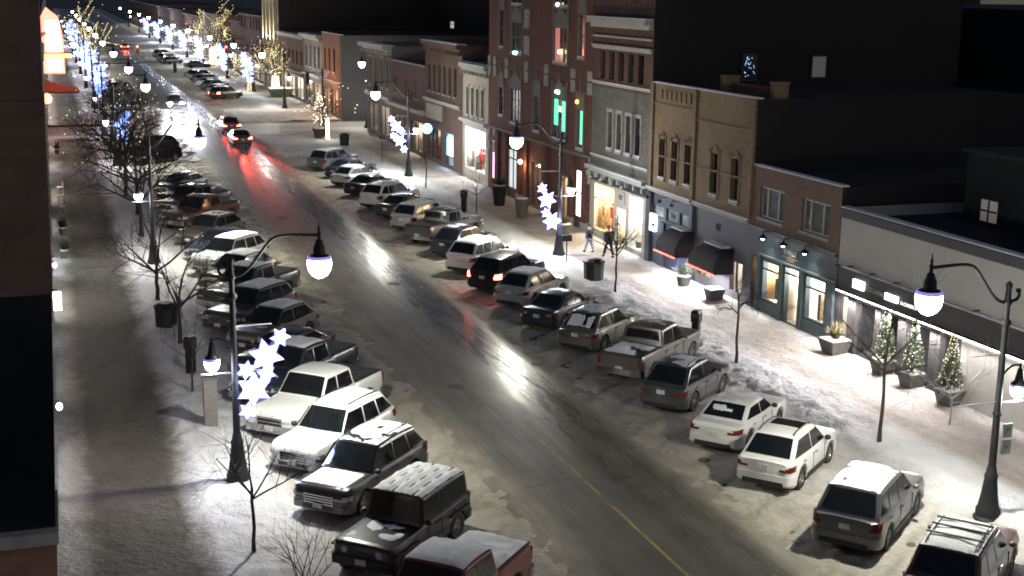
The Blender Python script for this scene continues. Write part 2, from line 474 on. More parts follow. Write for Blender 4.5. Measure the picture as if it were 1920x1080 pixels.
    if kind in ('pickup','suv'):
        bars = MB()
        for i in range(4):
            zz = lerp(gz0+.03, gz1-.03, i/3); bars.box(hl+.010, -hw*.47, zz-.014, hl+.026, hw*.47, zz+.014)
        bars.box(hl+.010,-hw*.49,gz0-.02,hl+.024,-hw*.47,gz1+.02).box(hl+.010,hw*.47,gz0-.02,hl+.024,hw*.49,gz1+.02)
        bars.build('grille_bar', CHROME, gr)
    def band(front, z0, z1, off, name_, m):
        e_s = [0, .03, .1, .2, .34]
        right = [(hl-e+off*(1 if e < .15 else .6), half(e)*.985+off*(.3 if e < .05 else 1)) for e in e_s]
        pts = [(p[0], -p[1]) for p in right[::-1]] + right
        pts = pts + [(hl-.40, right[-1][1]-.10), (hl-.40, -right[-1][1]+.10)]
        f = 1 if front else -1
        return MB().prism(pts, lambda p: (f*p[0], p[1], z0), lambda p: (f*p[0], p[1], z1)).build(name_, m, root, smooth=35)
    if kind in ('pickup','jeep'):
        band(True, zb+.10, zb+.36, .05, 'front_bumper', CHROME if kind == 'pickup' else TRIM)
        band(False, zb+.10, zb+.34, .05, 'rear_bumper', CHROME if kind == 'pickup' else TRIM)
    else:
        fb = band(True, zb+.10, zb+.30, .02, 'front_bumper', P)
        MB().box(hl-.02, -hw*.55, zb+.13, hl+.030, hw*.55, zb+.25).build('air_intake', TRIM, fb)
        fb = band(False, zb+.14, zb+.42, .03, 'rear_bumper', P)
        MB().box(-hl-.036, -hw*.70, zb+.06, -hl+.10, hw*.70, zb+.22).build('valance', TRIM, fb)
        if kind in ('suv','cross') and not lite:
            for sg in (1,-1):
                MB().box(-wb/2+.55, sg*(hw-.02), zb+.03, wb/2-.45, sg*(hw+.012), zb+.16).build('sill_trim', TRIM, root)
    pz = .62 if deck or kind == 'pickup' else .78
    MB().box(-hl-.034, -.155, pz, -hl-.002, .155, pz+.15).build('licence_plate', PLATE, root)
    MB().box(hl+.0, -.155, zb+.18, hl+.072, .155, zb+.33).build('licence_plate', PLATE, root)
    if not lite:
        seams = (bx, lerp(bx, max(rr, -hl+1.1), .95) if kind != 'pickup' else rr+.05, cowl-.30)
        for sg in (1,-1):
            for i, sx in enumerate(seams):
                g = MB()
                zt = max(lerp(zb, belt, .8), zb+.3)
                if any(abs(sx-q) < ra for q in wx): continue
                g.box(sx-.008, sg*(hw-.02), zb+.20, sx+.008, sg*(hw+.004), lerp(zb, belt, .86)).build('door_seam', TRIM, root)
            for sx in (bx+.22, bx-lerp(.75,.9,.5)):
                MB().box(sx-.09, sg*(hw-.03), lerp(zb,belt,.80), sx+.09, sg*(hw+.022), lerp(zb,belt,.80)+.035).build('door_handle', CHROME if paint in ('white','silver') else P, root)
    for sg in (1,-1):
        mx = ax(zl)-.08
        MB().ball((0,0,0), .11, 8, 6, .75).build('mirror', TRIM if paint in ('black','white','navy') else P, root, smooth=True, loc=(mx, sg*(hw+.06), belt+.07))
    wm, rm = wheel_meshes()
    for q in wx:
        for sg in (1,-1):
            w_ = bpy.data.objects.new('wheel', wm); C.objects.link(w_); w_.parent = root
            w_.location = (q, sg*(hw-.125), wr-.012); k = wr/.36; w_.scale = (k, -sg*1.0, k)
            if not lite:
                r_ = bpy.data.objects.new('rim', rm); C.objects.link(r_); r_.parent = w_
    if rails or rack:
        for sg in (1,-1):
            yy = sg*(wroof-.13)
            MB().tube([(rf-.1,yy,Ht+.0),(rf-.22,yy,Ht+.07),((rf+rr)/2,yy,Ht+.095),(rr+.25,yy,Ht+.07),(rr+.1,yy,Ht-.0)], .02, 6).build('roof_rail', TRIM if paint != 'black' else CHROME, root)
    if rack:
        for t in (.22, .45, .72):
            xx = lerp(rf, rr, t)
            MB().box(xx-.03, -wroof+.02, Ht+.10, xx+.03, wroof-.02, Ht+.14).build('roof_rack_bar', TRIM, root)
    if sunroof:
        g = MB(); 
        for xx in (rf-.12, lerp(rf,rr,.28), lerp(rf,rr,.52)):
            g.v += [(xx, u*wroof*.72, cabtop(xx)+.032-.012*abs(u)) for u in (-1,-.5,0,.5,1)]
        for i in range(2):
            for k in range(4): g.f.append((i*5+k,i*5+k+1,(i+1)*5+k+1,(i+1)*5+k)); g.m.append(0)
        g.build('sunroof', GLASS, root, smooth=True)
    if kind == 'pickup' :
        if bed == 'cover':
            MB().box(-hl+.10, -hw*.80, deck+.012, tail-.06, hw*.80, deck+.05).build('bed_cover', TRIM, root)
        elif bed == 'dust':
            MB().box(-hl+.10, -hw*.80, deck+.0, tail-.06, hw*.80, deck+.022).build('bed_floor', TRIM, root)
            snow_patch(root, 'bed_snow', -hl+.12, tail-.1, hw*.78, lambda xx, u: deck+.024, .07, .62, rnd)
        elif bed == 'snow':
            snow_patch(root, 'bed_snow', -hl+.08, tail-.04, hw*.84, lambda xx, u: deck+.02, .10, 1.0, rnd)
        for sg in (1,-1):
            MB().box(-hl+.06, sg*hw*.80, deck+.01, tail-.03, sg*hw*.90, deck+.035).build('bed_rail', TRIM, root)
    if kind == 'jeep':
        MB().lathe([(.12,-.1),(.36,-.11),(.39,-.05),(.39,.05),(.36,.11),(.12,.1)], 22, M=Matrix.Translation((-hl-.13, .05, 1.0)) @ Matrix.Rotation(R(90),4,'Y')).build('spare_wheel', RUBBER, root, smooth=40)
        for sg in (1,-1):
            for q in wx:
                MB().box(q-.55, sg*(hw-.16), .84, q+.55, sg*(hw+.08), .90).build('fender', TRIM, root)
    # snow lying on it
    if roof_snow > 0:
        snow_patch(root, 'roof_snow', rr+.02, rf-.03, wroof-.03, lambda xx, u: cabtop(xx)+.027-.03*u*u, .05, roof_snow, rnd, strips=(kind=='jeep'))
    if hood_snow > 0:
        snow_patch(root, 'hood_snow', cowl+.0, hl-.22, hw*.74, lambda xx, u: top(xx)+.025-.02*u*u, .045, hood_snow, rnd)
    if trunk_snow > 0 and deck:
        snow_patch(root, 'trunk_snow', -hl+.06, tail-.04, hw*.70, lambda xx, u: deck+.02-.02*u*u, .04, trunk_snow, rnd)
    if glass_snow > 0:
        z0_ = deck if deck else cz
        snow_patch(root, 'window_snow', lerp(rr,tail,.15), lerp(rr,tail,.78), wroof*.8, lambda xx, u: lerp(Ht-.04, z0_, (rr-xx)/(rr-tail))+.05-.03*u*u, .03, glass_snow, rnd)
    if scale != 1.0: root.scale = (scale,)*3
    return root

def snow_patch(root, name, xa, xb, yw, zf, thick, cover, rnd, strips=False):
    if xa > xb: xa, xb = xb, xa
    nx, ny = max(int((xb-xa)/.11), 4), 15
    off = Vector((rnd.uniform(0,50), rnd.uniform(0,50), 0))
    g = MB(); keep = {}
    def hfun(i, j):
        x = lerp(xa, xb, i/nx); u = -1+2*j/ny
        n = noise.fractal(Vector((x*1.6, u*yw*1.6, 0))+off, 1.0, 2.0, 3)
        edge = min(i, nx-i, j, ny-j)
        val = n*.55 + cover - .45 + (.0 if edge > 1 else -.28*(1-edge*.5)*(1.2-cover))
        if strips and j % 3 == 0: val -= .80 + .45*math.sin(x*9+j)
        return val
    vals = [[hfun(i,j) for j in range(ny+1)] for i in range(nx+1)]
    for i in range(nx+1):
        for j in range(ny+1):
            x = lerp(xa, xb, i/nx) + (rnd.uniform(-.025,.025)); u = -1+2*j/ny
            v = vals[i][j]; edge = min(i, nx-i, j, ny-j)
            t = thick*max(min(v*1.6, 1), 0)*(1 if edge else .15)
            g.v.append((x, u*yw, zf(max(min(x,xb),xa),u) + (t+.004 if v > 0 else -.02)))
    for i in range(nx):
        for j in range(ny):
            q = [vals[i][j], vals[i+1][j], vals[i+1][j+1], vals[i][j+1]]
            if sum(1 for v in q if v > 0) >= 2:
                a = i*(ny+1)+j
                g.f.append((a, a+ny+1, a+ny+2, a+1)); g.m.append(0)
    if g.f: return g.build(name, CARSNOW, root, smooth=True)
# ------------------------------------------------------------------ ground, road, snow
def ss(a, b, x):
    t = max(0.0, min(1.0, (x-a)/(b-a))); return t*t*(3-2*t)
def fr(x, y, z=0.0, o=4): return noise.fractal(Vector((x, y, z)), 1.0, 2.0, o)
def sheet(name, xs, ys, hf, m, smooth=True):
    g = MB(); nx, ny = len(xs), len(ys)
    for y in ys:
        for x in xs: g.v.append((x, y, hf(x, y)))
    for j in range(ny-1):
        for i in range(nx-1):
            g.f.append((j*nx+i, j*nx+i+1, (j+1)*nx+i+1, (j+1)*nx+i)); g.m.append(0)
    return tag(g.build(name, m, smooth=smooth), kind='structure')
def span(a, b, st):
    n = max(int(round((b-a)/st)), 1); return [a+(b-a)*i/n for i in range(n+1)]

def mat_road():
    t = NT('wet_winter_asphalt'); c0 = t.coords(); p = t.sep(c0)
    st = t.coords((1.0, .045, 1)); st2 = t.coords((2.4, .16, 1))
    wob = t.noise(.9, 4, .6, st); fine = t.noise(18, 4, .65, c0); mid = t.noise(1.1, 5, .62, t.coords((1,.35,1))); str2 = t.noise(1.6, 5, .65, st2)
    u = t.math('ADD', t.math('DIVIDE', t.math('SUBTRACT', p[0], 12.0), 6.6), t.math('MULTIPLY', t.math('SUBTRACT', wob, .5), .10))
    # slush at both edges and in the strips between the wheel tracks
    slush = t.ramp(u, [(0.0,1),(.08,.95),(.19,.25),(.30,.28),(.40,.10),(.50,.22),(.62,.05),(.72,.22),(.80,.12),(.86,.5),(.92,.95),(1.0,1)])
    sl = t.math('MULTIPLY', slush, t.ramp(t.math('ADD', t.math('MULTIPLY', mid, .75), t.math('MULTIPLY', str2, .25)), [(.34,.25),(.62,.9)]))
    asp = t.mix(t.ramp(fine, [(.3,0),(.7,1)]), (.036,.035,.029), (.064,.061,.051))
    asp = t.mix(t.ramp(mid, [(.45,0),(.7,.5)]), asp, (.085,.08,.066))
    col = t.mix(sl, asp, (.27,.25,.20))
    wet = t.math('MULTIPLY', t.ramp(u, [(0,.1),(.14,.35),(.30,.45),(.42,.55),(.55,.7),(.66,1.0),(.86,1.0),(.95,.25),(1,.05)]), t.ramp(str2, [(.30,.6),(.60,1)]))
    t.set(col=col, rough=t.math('SUBTRACT', .74, t.math('MULTIPLY', wet, .54)), spec=t.math('ADD', .4, t.math('MULTIPLY', wet, .6)))
    h = t.math('ADD', t.math('MULTIPLY', sl, .5), t.math('MULTIPLY', fine, .12))
    t.bump(t.math('ADD', h, t.math('MULTIPLY', mid, .25)), .35, .025)
    return t.mat
ROAD = mat_road()
def m_zones(name, clean, dirty, wet=()):
    """snow whose dirt follows use: slushy by the traffic, churned where cars park, clean on the ploughed bank, trodden on the pavement"""
    t = NT(name); c0 = t.coords(); p = t.sep(c0)
    wob = t.noise(.55, 5, .65, t.coords((1,.6,1))); wob2 = t.noise(3.2, 4, .6, c0)
    x = t.math('ADD', t.math('ADD', p[0], t.math('MULTIPLY', t.math('SUBTRACT', wob, .5), 1.3)), t.math('MULTIPLY', t.math('SUBTRACT', wob2, .5), .6))
    u = t.math('DIVIDE', t.math('ADD', x, 1.0), 34.0)
    k = lambda st: [((q+1.0)/34.0, (c[0], c[1], min(c[2]*1.04, .8)) if hasattr(c, '__len__') else c) for q, c in st]
    cl = t.ramp(u, k(clean)); di = t.ramp(u, k(dirty))
    n1 = t.noise(.6, 7, .64, t.coords((1,.5,1)), .5); n2 = t.noise(5.5, 6, .65, c0, .3)
    f = t.math('ADD', t.math('MULTIPLY', n1, .66), t.math('MULTIPLY', n2, .34))
    col = t.mix(t.ramp(f, [(.34,0),(.66,1)]), di, cl)
    if wet:      # wheel ruts that the parking cars have pressed, darker than the snow between them
        an, per, q0, xa, xb = wet
        ca, sa = math.cos(R(an)), math.sin(R(an))
        q = t.math('ADD', t.math('ADD', t.math('MULTIPLY', p[0], -sa), t.math('MULTIPLY', p[1], ca)), t.math('MULTIPLY', t.math('SUBTRACT', wob, .5), .9))
        fq = t.math('FRACT', t.math('DIVIDE', t.math('SUBTRACT', q, q0-per*10), per))
        rut = t.ramp(fq, [(.15,0),(.22,1),(.30,0),(.70,0),(.78,1),(.85,0)])
        inx = t.ramp(u, k([(xa-.3,0),(xa+.8,1),(xb-1,1),(xb,0)]))
        col = t.mix(t.math('MULTIPLY', t.math('MULTIPLY', rut, inx), t.ramp(n1, [(.35,.15),(.6,.75)])), col, (.17,.155,.125))
    t.set(col=col, rough=.72, spec=.35)
    vo = t.node('ShaderNodeTexVoronoi', feature='SMOOTH_F1'); vo.inputs['Scale'].default_value = 2.4; t.link(t.coords((1,1,.2)), vo.inputs['Vector'])
    h = t.math('ADD', t.math('MULTIPLY', n2, .8), t.math('MULTIPLY', t.noise(2.2, 6, .62, c0, .5), .9))
    h = t.math('ADD', h, t.math('MULTIPLY', vo.outputs['Distance'], .45))
    t.bump(h, 1.0, .12)
    return t.mat
RS = m_zones('right_side_snow', [(17.6,(.33,.305,.24)),(19.2,(.42,.395,.335)),(21.5,(.48,.46,.41)),(24.6,(.58,.565,.53)),(25.6,(.72,.72,.725)),(27.0,(.70,.695,.69)),(27.9,(.46,.425,.38)),(30.2,(.44,.40,.36)),(30.9,(.66,.64,.62))],
             [(17.6,(.19,.17,.125)),(19.2,(.235,.215,.17)),(21.5,(.27,.25,.21)),(24.6,(.34,.325,.295)),(25.6,(.58,.575,.565)),(27.0,(.50,.49,.475)),(27.9,(.22,.195,.165)),(30.2,(.20,.175,.15)),(30.9,(.36,.335,.31))], (40, 3.14, 8.97, 18.2, 24.4))
LS = m_zones('left_side_snow', [(-.6,(.52,.51,.50)),(.1,(.30,.285,.27)),(.5,(.12,.108,.095)),(2.8,(.11,.098,.086)),(3.15,(.34,.33,.315)),(3.6,(.68,.68,.71)),(5.4,(.68,.68,.69)),(6.6,(.54,.52,.48)),(9.0,(.47,.45,.40)),(11.3,(.40,.37,.31))],
             [(-.6,(.30,.285,.27)),(.1,(.16,.148,.136)),(.5,(.055,.048,.041)),(2.8,(.05,.044,.038)),(3.15,(.18,.168,.155)),(3.6,(.52,.51,.53)),(5.4,(.50,.49,.49)),(6.6,(.30,.28,.245)),(9.0,(.26,.24,.20)),(11.3,(.21,.19,.145))], (46, 2.85, 20.2, 6.5, 12.0))
BANK = m_snow('shovelled_snow', (.72,.72,.72), (.40,.375,.345), .36, .58, 1.1, 6, 1.0)
FAR = m_snow('far_snow', (.09,.09,.09), (.045,.043,.042), .4, .65, .08, .6, .3)

yn = span(14, 62, .16) + span(62, 139, .45)[1:]
yf = span(152, 900, 5.0)
tag(MB().quad((-1500,-300,-.06),(1500,-300,-.06),(1500,2500,-.06),(-1500,2500,-.06)).build('ground', FAR), kind='structure')
def lumps(x, y, a=.05): return a*fr(x*.9, y*.9) + a*.55*fr(x*3.1, y*3.1, 5) + a*.25*max(fr(x*7, y*7, 9, 2), 0)
def stall_rut(x, y, an, per, q0):
    q = -x*math.sin(R(an)) + y*math.cos(R(an)) + .18*fr(x*.4, y*.4, 6, 2)
    f = ((q-q0)/per) % 1.0
    return max(0, 1-abs(f-.22)/.07) + max(0, 1-abs(f-.78)/.07)
def hr(x, y):
    ed = ss(17.75, 18.9, x + .45*fr(0, y*.35) + .25*fr(x, y*1.4))
    rut = -.03*math.exp(-((fr(x*.35+3, y*.35, 2, 2))/.12)**2)
    bank = ss(24.4, 25.4, x+.3*fr(1, y*.5)) * (.10 + .16*max(fr(x*.8, y*.6, 3)+.35, 0) * math.exp(-((x-25.9)/.9)**2))
    return -.03 + ed*.055 + ed*lumps(x, y, .085) + ed*rut*.7 + bank*ed - ed*.045*stall_rut(x, y, 40, 3.14, 8.97)*ss(24.4, 23.4, x)
def hw_r(x, y):
    rid = .09*math.exp(-((x-31.0)/.35)**2)*max(fr(1, y*.3, 7)+.5, 0)
    return .13 + .05*ss(28.0, 27.2, x)*max(fr(2, y*.5)+.6, 0) + .012*fr(x*2.2, y*2.2) + rid
def hl_(x, y):
    ed = ss(12.75, 11.6, x + .45*fr(9, y*.35) + .25*fr(x, y*1.4, 4))
    bank = ss(6.3, 5.2, x+.3*fr(4, y*.5)) * (.10 + .15*max(fr(x*.8, y*.6, 8)+.35, 0))
    return -.03 + ed*.055 + ed*lumps(x+40, y, .085) + bank - ed*.045*stall_rut(x, y, 46, 2.85, 20.2)*ss(6.5, 7.5, x)
def hw_l(x, y):
    return .13 + .10*ss(2.9, 3.6, x)*max(fr(2, y*.5, 3)+.5, 0) + .012*fr(x*2.2, y*2.2, 2) + .07*ss(.1, -.5, x)*max(fr(3, y*.4)+.6, 0)
def bank_r(x, y):
    w = .45*fr(x*.2, y*.45, 11) + .22*fr(x, y*1.7, 12)
    k = ss(24.75, 25.5, x+w) * ss(28.1, 27.3, x+w*.8)
    return lerp(min(hr(x, y), hw_r(x, y))-.05, lerp(hr(x, y), hw_r(x, y), ss(26.2, 27.6, x)) + .05 + .05*fr(x*1.3, y*1.3, 4) + .03*fr(x*5, y*5, 4), k)
def bank_l(x, y):
    w = .40*fr(x*.2, y*.45, 15) + .25*fr(x, y*1.7, 16)
    k = ss(2.7, 3.5, x+w) * ss(6.1, 5.4, x+w)
    return lerp(min(hl_(x, y), hw_l(x, y))-.05, lerp(hw_l(x, y), hl_(x, y), ss(3.4, 4.6, x)) + .05 + .05*fr(x*1.3, y*1.3, 5) + .03*fr(x*5, y*5, 5), k)
sheet('parking_lane', span(17.6, 25.8, .16), yn, hr, RS)
sheet('snow_bank', span(24.6, 28.4, .16), yn, bank_r, RS)
sheet('sidewalk', span(26.8, 31.5, .2), yn, hw_r, RS)
sheet('parking_lane', span(4.9, 12.9, .16), yn, hl_, LS)
sheet('snow_bank', span(2.3, 6.4, .16), yn, bank_l, LS)
sheet('sidewalk', span(-.75, 3.9, .2), yn, hw_l, LS)
for (xa, xb, hf, m, nm) in ((17.6,25.0,hr,RS,'parking_lane'),(25.0,27.6,bank_r,RS,'snow_bank'),(27.6,31.5,hw_r,RS,'sidewalk'),(5.6,12.9,hl_,LS,'parking_lane'),(3.2,5.6,bank_l,LS,'snow_bank'),(-.75,3.2,hw_l,LS,'sidewalk')):
    sheet(nm, span(xa, xb, .8), yf, hf, m)
tag(MB().quad((12,-20,0),(18.9,-20,0),(18.9,900,0),(12,900,0)).build('road', ROAD), kind='structure')
# the cross street, and the corner kerb build-out in front of it
t_ = m_snow('cross_street_slush', (.42,.40,.37), (.12,.115,.105), .38, .62, .35, 4, .5, (.25,1,1), .45)
tag(MB().quad((-120,139.4,-.012),(140,139.4,-.012),(140,151.8,-.012),(-120,151.8,-.012)).build('cross_street', t_), kind='structure')
def hcorner(x, y):
    d = min(ss(18.9, 20.4, x+.3*fr(3,y*.4)), ss(138.6, 137.0, y+.3*fr(x*.5,1)), ss(119.5, 122, y-(x-20)*.35))
    return -.05 + d*.22 + d*.05*fr(x*.6, y*.6)
sheet('sidewalk_corner', span(18.6, 27.7, .35), span(118, 139, .4), hcorner, BANK)
def hcorner2(x, y):
    d = min(ss(19.5, 21.5, x), ss(151.9, 153, y), ss(172, 166, y))
    return -.05 + d*.22 + d*.05*fr(x*.6, y*.6)
sheet('sidewalk_corner', span(19.2, 31.4, .5), span(151.5, 174, .5), hcorner2, BANK)
# centre line, worn
def mat_line():
    t = NT('worn_yellow_road_paint'); c = t.coords(); n = t.noise(3.5, 6, .7, t.coords((2.5,.5,1)))
    t.set(col=t.mix(t.ramp(n, [(.36,0),(.54,1)]), (.075,.07,.062), (.27,.20,.04)), rough=.55); return t.mat
YL = mat_line()
g = MB()
for y0, y1 in ((20, 34.6),):
    g.quad((15.02,y0,.004),(15.13,y0,.004),(15.13,y1,.004),(15.02,y1,.004))
g.quad((15.02,35.2,.004),(15.12,35.2,.004),(15.12,43,.004),(15.02,43,.004))
tag(g.build('centre_line_marking', YL), kind='structure')
tar = m_plain('tar_seam', (.012,.012,.012), .5)
g = MB()
for (pts, w) in (([(13.0,36.5),(14.6,36.9),(16.6,36.4)], .02), ([(12.9,43.2),(15.1,42.6),(17.5,42.9)], .022), ([(16.35,57.5),(16.5,54),(16.9,50.5),(17.1,47.0),(17.5,43.4)], .03), ([(13.3,52.0),(14.3,51.6)], .02)):
    for (a, b_) in zip(pts, pts[1:]):
        d = Vector((b_[0]-a[0], b_[1]-a[1], 0)).normalized(); nrm = Vector((-d.y, d.x, 0))*w
        A, B_ = Vector((*a, .005)), Vector((*b_, .005))
        g.quad(A-nrm, B_-nrm, B_+nrm, A+nrm)
tag(g.build('road_seam_marking', tar), kind='structure')

mh = m_plain('cast_iron_cover', (.03,.029,.028), .5, .4, .3, 20)
for x, y in ((14.1,47.5),(16.2,66.0),(14.0,88.0)):
    tag(MB().lathe([(.34,.003),(.34,.009),(.30,.011),(.02,.011)], 20, x, y).build('manhole_cover', mh), 'round iron manhole cover set in the wet road, '+{47.5:'nearest of the three',66.0:'middle of the three',88.0:'farthest of the three'}[y], 'manhole cover', 'manhole covers in the road')
# ------------------------------------------------------------------ street lamps
WARM = (1.0, .975, .81)
COOL = (.93, .95, 1.0)
def bez(pts, n=10):
    out = []
    p0, p1, p2, p3 = map(Vector, pts)
    for i in range(n+1):
        t = i/n; out.append(p0*(1-t)**3 + p1*3*t*(1-t)**2 + p2*3*t*t*(1-t) + p3*t**3)
    return out
SNOWSTAR = m_emit('lit_snowflake', (.72, .83, 1.0), 7)
STARFAR = m_emit('lit_blue_snowflake', (.22, .40, 1.0), 4.5)
STARFRINGE = m_emit('star_fringe_glow', (.14, .12, 1.0), 2.2)  # glowing outline added round the stars, imitating lens colour fringe
LITROD = m_plain('galvanised_rod', (.45,.45,.44), .4, .6)
def make_lamp():
    root = thing('street_lamp', 'x', 'street lamp')
    MB().lathe([(.40,0),(.42,.10),(.36,.16),(.36,.34),(.31,.42),(.25,.75),(.19,1.25),(.20,1.38),(.16,1.45),(.13,1.65)], 14).build('base', IRON, root, smooth=35)
    MB().lathe([(.115,1.6),(.10,3.4),(.085,6.0),(.08,6.5)], 12).lathe([(.13,5.86),(.15,5.9),(.15,5.98),(.11,6.05)],12).lathe([(.12,3.2),(.13,3.24),(.12,3.30)],12).build('pole', IRON, root, smooth=35)
    MB().lathe([(.12,6.48),(.13,6.55),(.09,6.62),(.075,6.95),(.10,7.0),(.09,7.07),(.03,7.14),(.001,7.16)], 12).build('finial', IRON, root, smooth=35)
    arm = MB().tube(bez([(0,0,6.55),(.45,0,6.45),(.75,0,7.1),(1.15,0,7.55)]) + bez([(1.18,0,7.57),(1.35,0,7.74),(1.6,0,7.74),(2.65,0,7.68)])[1:], .048, 8)
    arm.tube(bez([(0,0,6.6),(-.25,0,6.5),(-.42,0,6.65),(-.36,0,6.85)],8), [.05,.05,.05,.05,.048,.045,.042,.04,.035], 8).ball((-.33,0,6.86), .075, 8, 6)
    arm.build('arm', IRON, root, smooth=50)
    lu = MB().lathe([(.012,8.08),(.02,7.95),(.05,7.86),(.03,7.80),(.06,7.74),(.05,7.55),(.11,7.50),(.13,7.40),(.17,7.32),(.19,7.10),(.28,7.06),(.325,7.03),(.31,7.0)], 16, 2.65, 0).build('luminaire', IRON, root, smooth=35)
    MB().lathe([(.32,7.0),(.36,6.92),(.372,6.78),(.335,6.60),(.24,6.45),(.11,6.37),(.02,6.35)], 18, 2.65, 0).build('globe', GLOBE, lu, smooth=60)
    MB().lathe([(.335,7.035),(.375,6.985),(.378,6.95),(.365,6.94)], 18, 2.65, 0).build('globe_fringe', FRINGE, lu, smooth=60)
    la = MB().tube(bez([(0,0,4.25),(-.15,0,4.6),(-.45,0,4.75),(-.66,0,4.62)],8), .03, 6).build('lantern_arm', IRON, root, smooth=50)
    l2 = MB().lathe([(.01,4.72),(.04,4.66),(.03,4.58),(.07,4.52),(.10,4.34),(.13,4.18),(.21,4.10),(.24,4.07),(.23,4.04)], 14, -.66, 0).build('lantern', IRON, root, smooth=35)
    MB().lathe([(.21,4.06),(.235,4.0),(.23,3.88),(.18,3.74),(.10,3.68),(.02,3.66)], 14, -.66, 0).build('globe', GLOBE, l2, smooth=60)
    for z in (5.02, 3.60):
        MB().tube([(-.05,0,z),(1.15,0,z)], .018, 5).build('banner_rod', LITROD, root)
    MB().tube([(-.05,0,3.58),(-1.0,0,3.58)], .028, 5).build('banner_rod', LITROD, root)
    MB().lathe([(.245,4.075),(.25,4.06),(.243,4.0),(.235,3.99)], 14, -.66, 0).build('globe_fringe', FRINGE, l2, smooth=60)
    return root
LAMP0 = make_lamp()
LAMPS = []
def place_lamp(x, y, rz, label, power=1.0, lit=True, lantern=True):
    o = LAMP0 if not LAMPS else copy_tree(LAMP0)
    o.location = (x, y, .02); o.rotation_euler = (0,0,rz); o['label'] = label; o['group'] = 'street lamps along both kerbs'
    LAMPS.append(o)
    if lit:
        c, s = math.cos(rz), math.sin(rz)
        lamp('street_light', 'POINT', (x+2.65*c, y+2.65*s, 6.18), LP*power*.36, WARM, .16)
        lamp('street_downlight', 'SPOT', (x+2.65*c, y+2.65*s, 6.16), LP*power*.85, WARM, .16, spot_size=R(172), spot_blend=1.0)
        if lantern: lamp('lantern_light', 'POINT', (x-.66*c, y-.66*s, 3.58), LP*.07*power, COOL, .12)
    return o
LP = 2600.0

# ------------------------------------------------------------------ snowflake decorations
def star_poly(r, spikes=6, inner=.5, rot=0):
    return [((r if i % 2 == 0 else r*inner)*math.cos(rot+i*math.pi/spikes), (r if i % 2 == 0 else r*inner)*math.sin(rot+i*math.pi/spikes)) for i in range(spikes*2)]
def snowflakes(x, y, z, layout, label, far=False, power=60, fx=1.0):
    root = thing('snowflake_decoration', label, 'light decoration', (x, y, z), 0, 'lit snowflake decorations on lamp posts')
    for (dx, dz, r) in layout:
        g = MB().prism(star_poly(r, 6, .52, R(14+dx*40)), lambda p: (dx*fx+p[0], -.03, dz+p[1]), lambda p: (dx*fx+p[0], .03, dz+p[1]))
        o_ = g.build('snowflake', STARFAR if far else SNOWSTAR, root)
        pl = star_poly(r+.035, 6, .54, R(14+dx*40)); pl.append(pl[0])
        MB().tube([(dx*fx+p[0], 0, dz+p[1]) for p in pl], .035 if not far else .06, 5).build('star_fringe', STARFRINGE, o_)
    fr_ = MB()
    for a, b_ in zip(layout, layout[1:]): fr_.tube([(a[0]*fx, .04, a[1]), (b_[0]*fx, .04, b_[1])], .015, 5)
    fr_.tube([(layout[len(layout)//2][0]*fx, .04, layout[len(layout)//2][1]), (layout[len(layout)//2][0]*fx-.75*fx, .04, layout[len(layout)//2][1])], .02, 5)
    fr_.build('frame', IRON, root)
    if power: lamp('snowflake_light', 'POINT', (x+.1*fx, y-.35, z-.1), power, (.5,.6,1.0) if not far else (.2,.4,1), .3)
    return root

# ------------------------------------------------------------------ trees
LIMBS = []
def grow(mb, p, d, ln, r, lvl, rnd, tips, droop=.0, nchild=(2,3), spread=.75, segs=4):
    pts = [p.copy()]; rad = [r]; q = p.copy(); dd = d.copy()
    for i in range(segs):
        dd = (dd + Vector((rnd.uniform(-.16,.16), rnd.uniform(-.16,.16), rnd.uniform(-.08,.12)-droop))).normalized()
        q = q + dd*ln/segs; pts.append(q.copy()); rad.append(r*(1-.55*(i+1)/segs))
    mb.tube(pts, rad, 5 if r > .03 else 3, cap=False)
    if r > .05: LIMBS.append((pts, rad))
    if lvl <= 0:
        tips.append((pts[-1], dd)); return
    for k in range(rnd.randint(*nchild) + (1 if lvl > 1 else 0)):
        t = rnd.uniform(.35, 1.0); i = min(int(t*segs), segs-1); f = t*segs-i
        s0 = pts[i].lerp(pts[i+1], f); rr = lerp(rad[i], rad[i+1], f)
        a = rnd.uniform(0, 2*math.pi); side = dd.cross(Vector((math.cos(a), math.sin(a), .3))).normalized()
        nd = (dd*(1-spread*.5) + side*spread + Vector((0,0,.12))).normalized()
        grow(mb, s0, nd, ln*rnd.uniform(.55,.8), rr*.62, lvl-1, rnd, tips, droop, nchild, spread, max(segs-1,2))
    tips.append((pts[-1], dd))
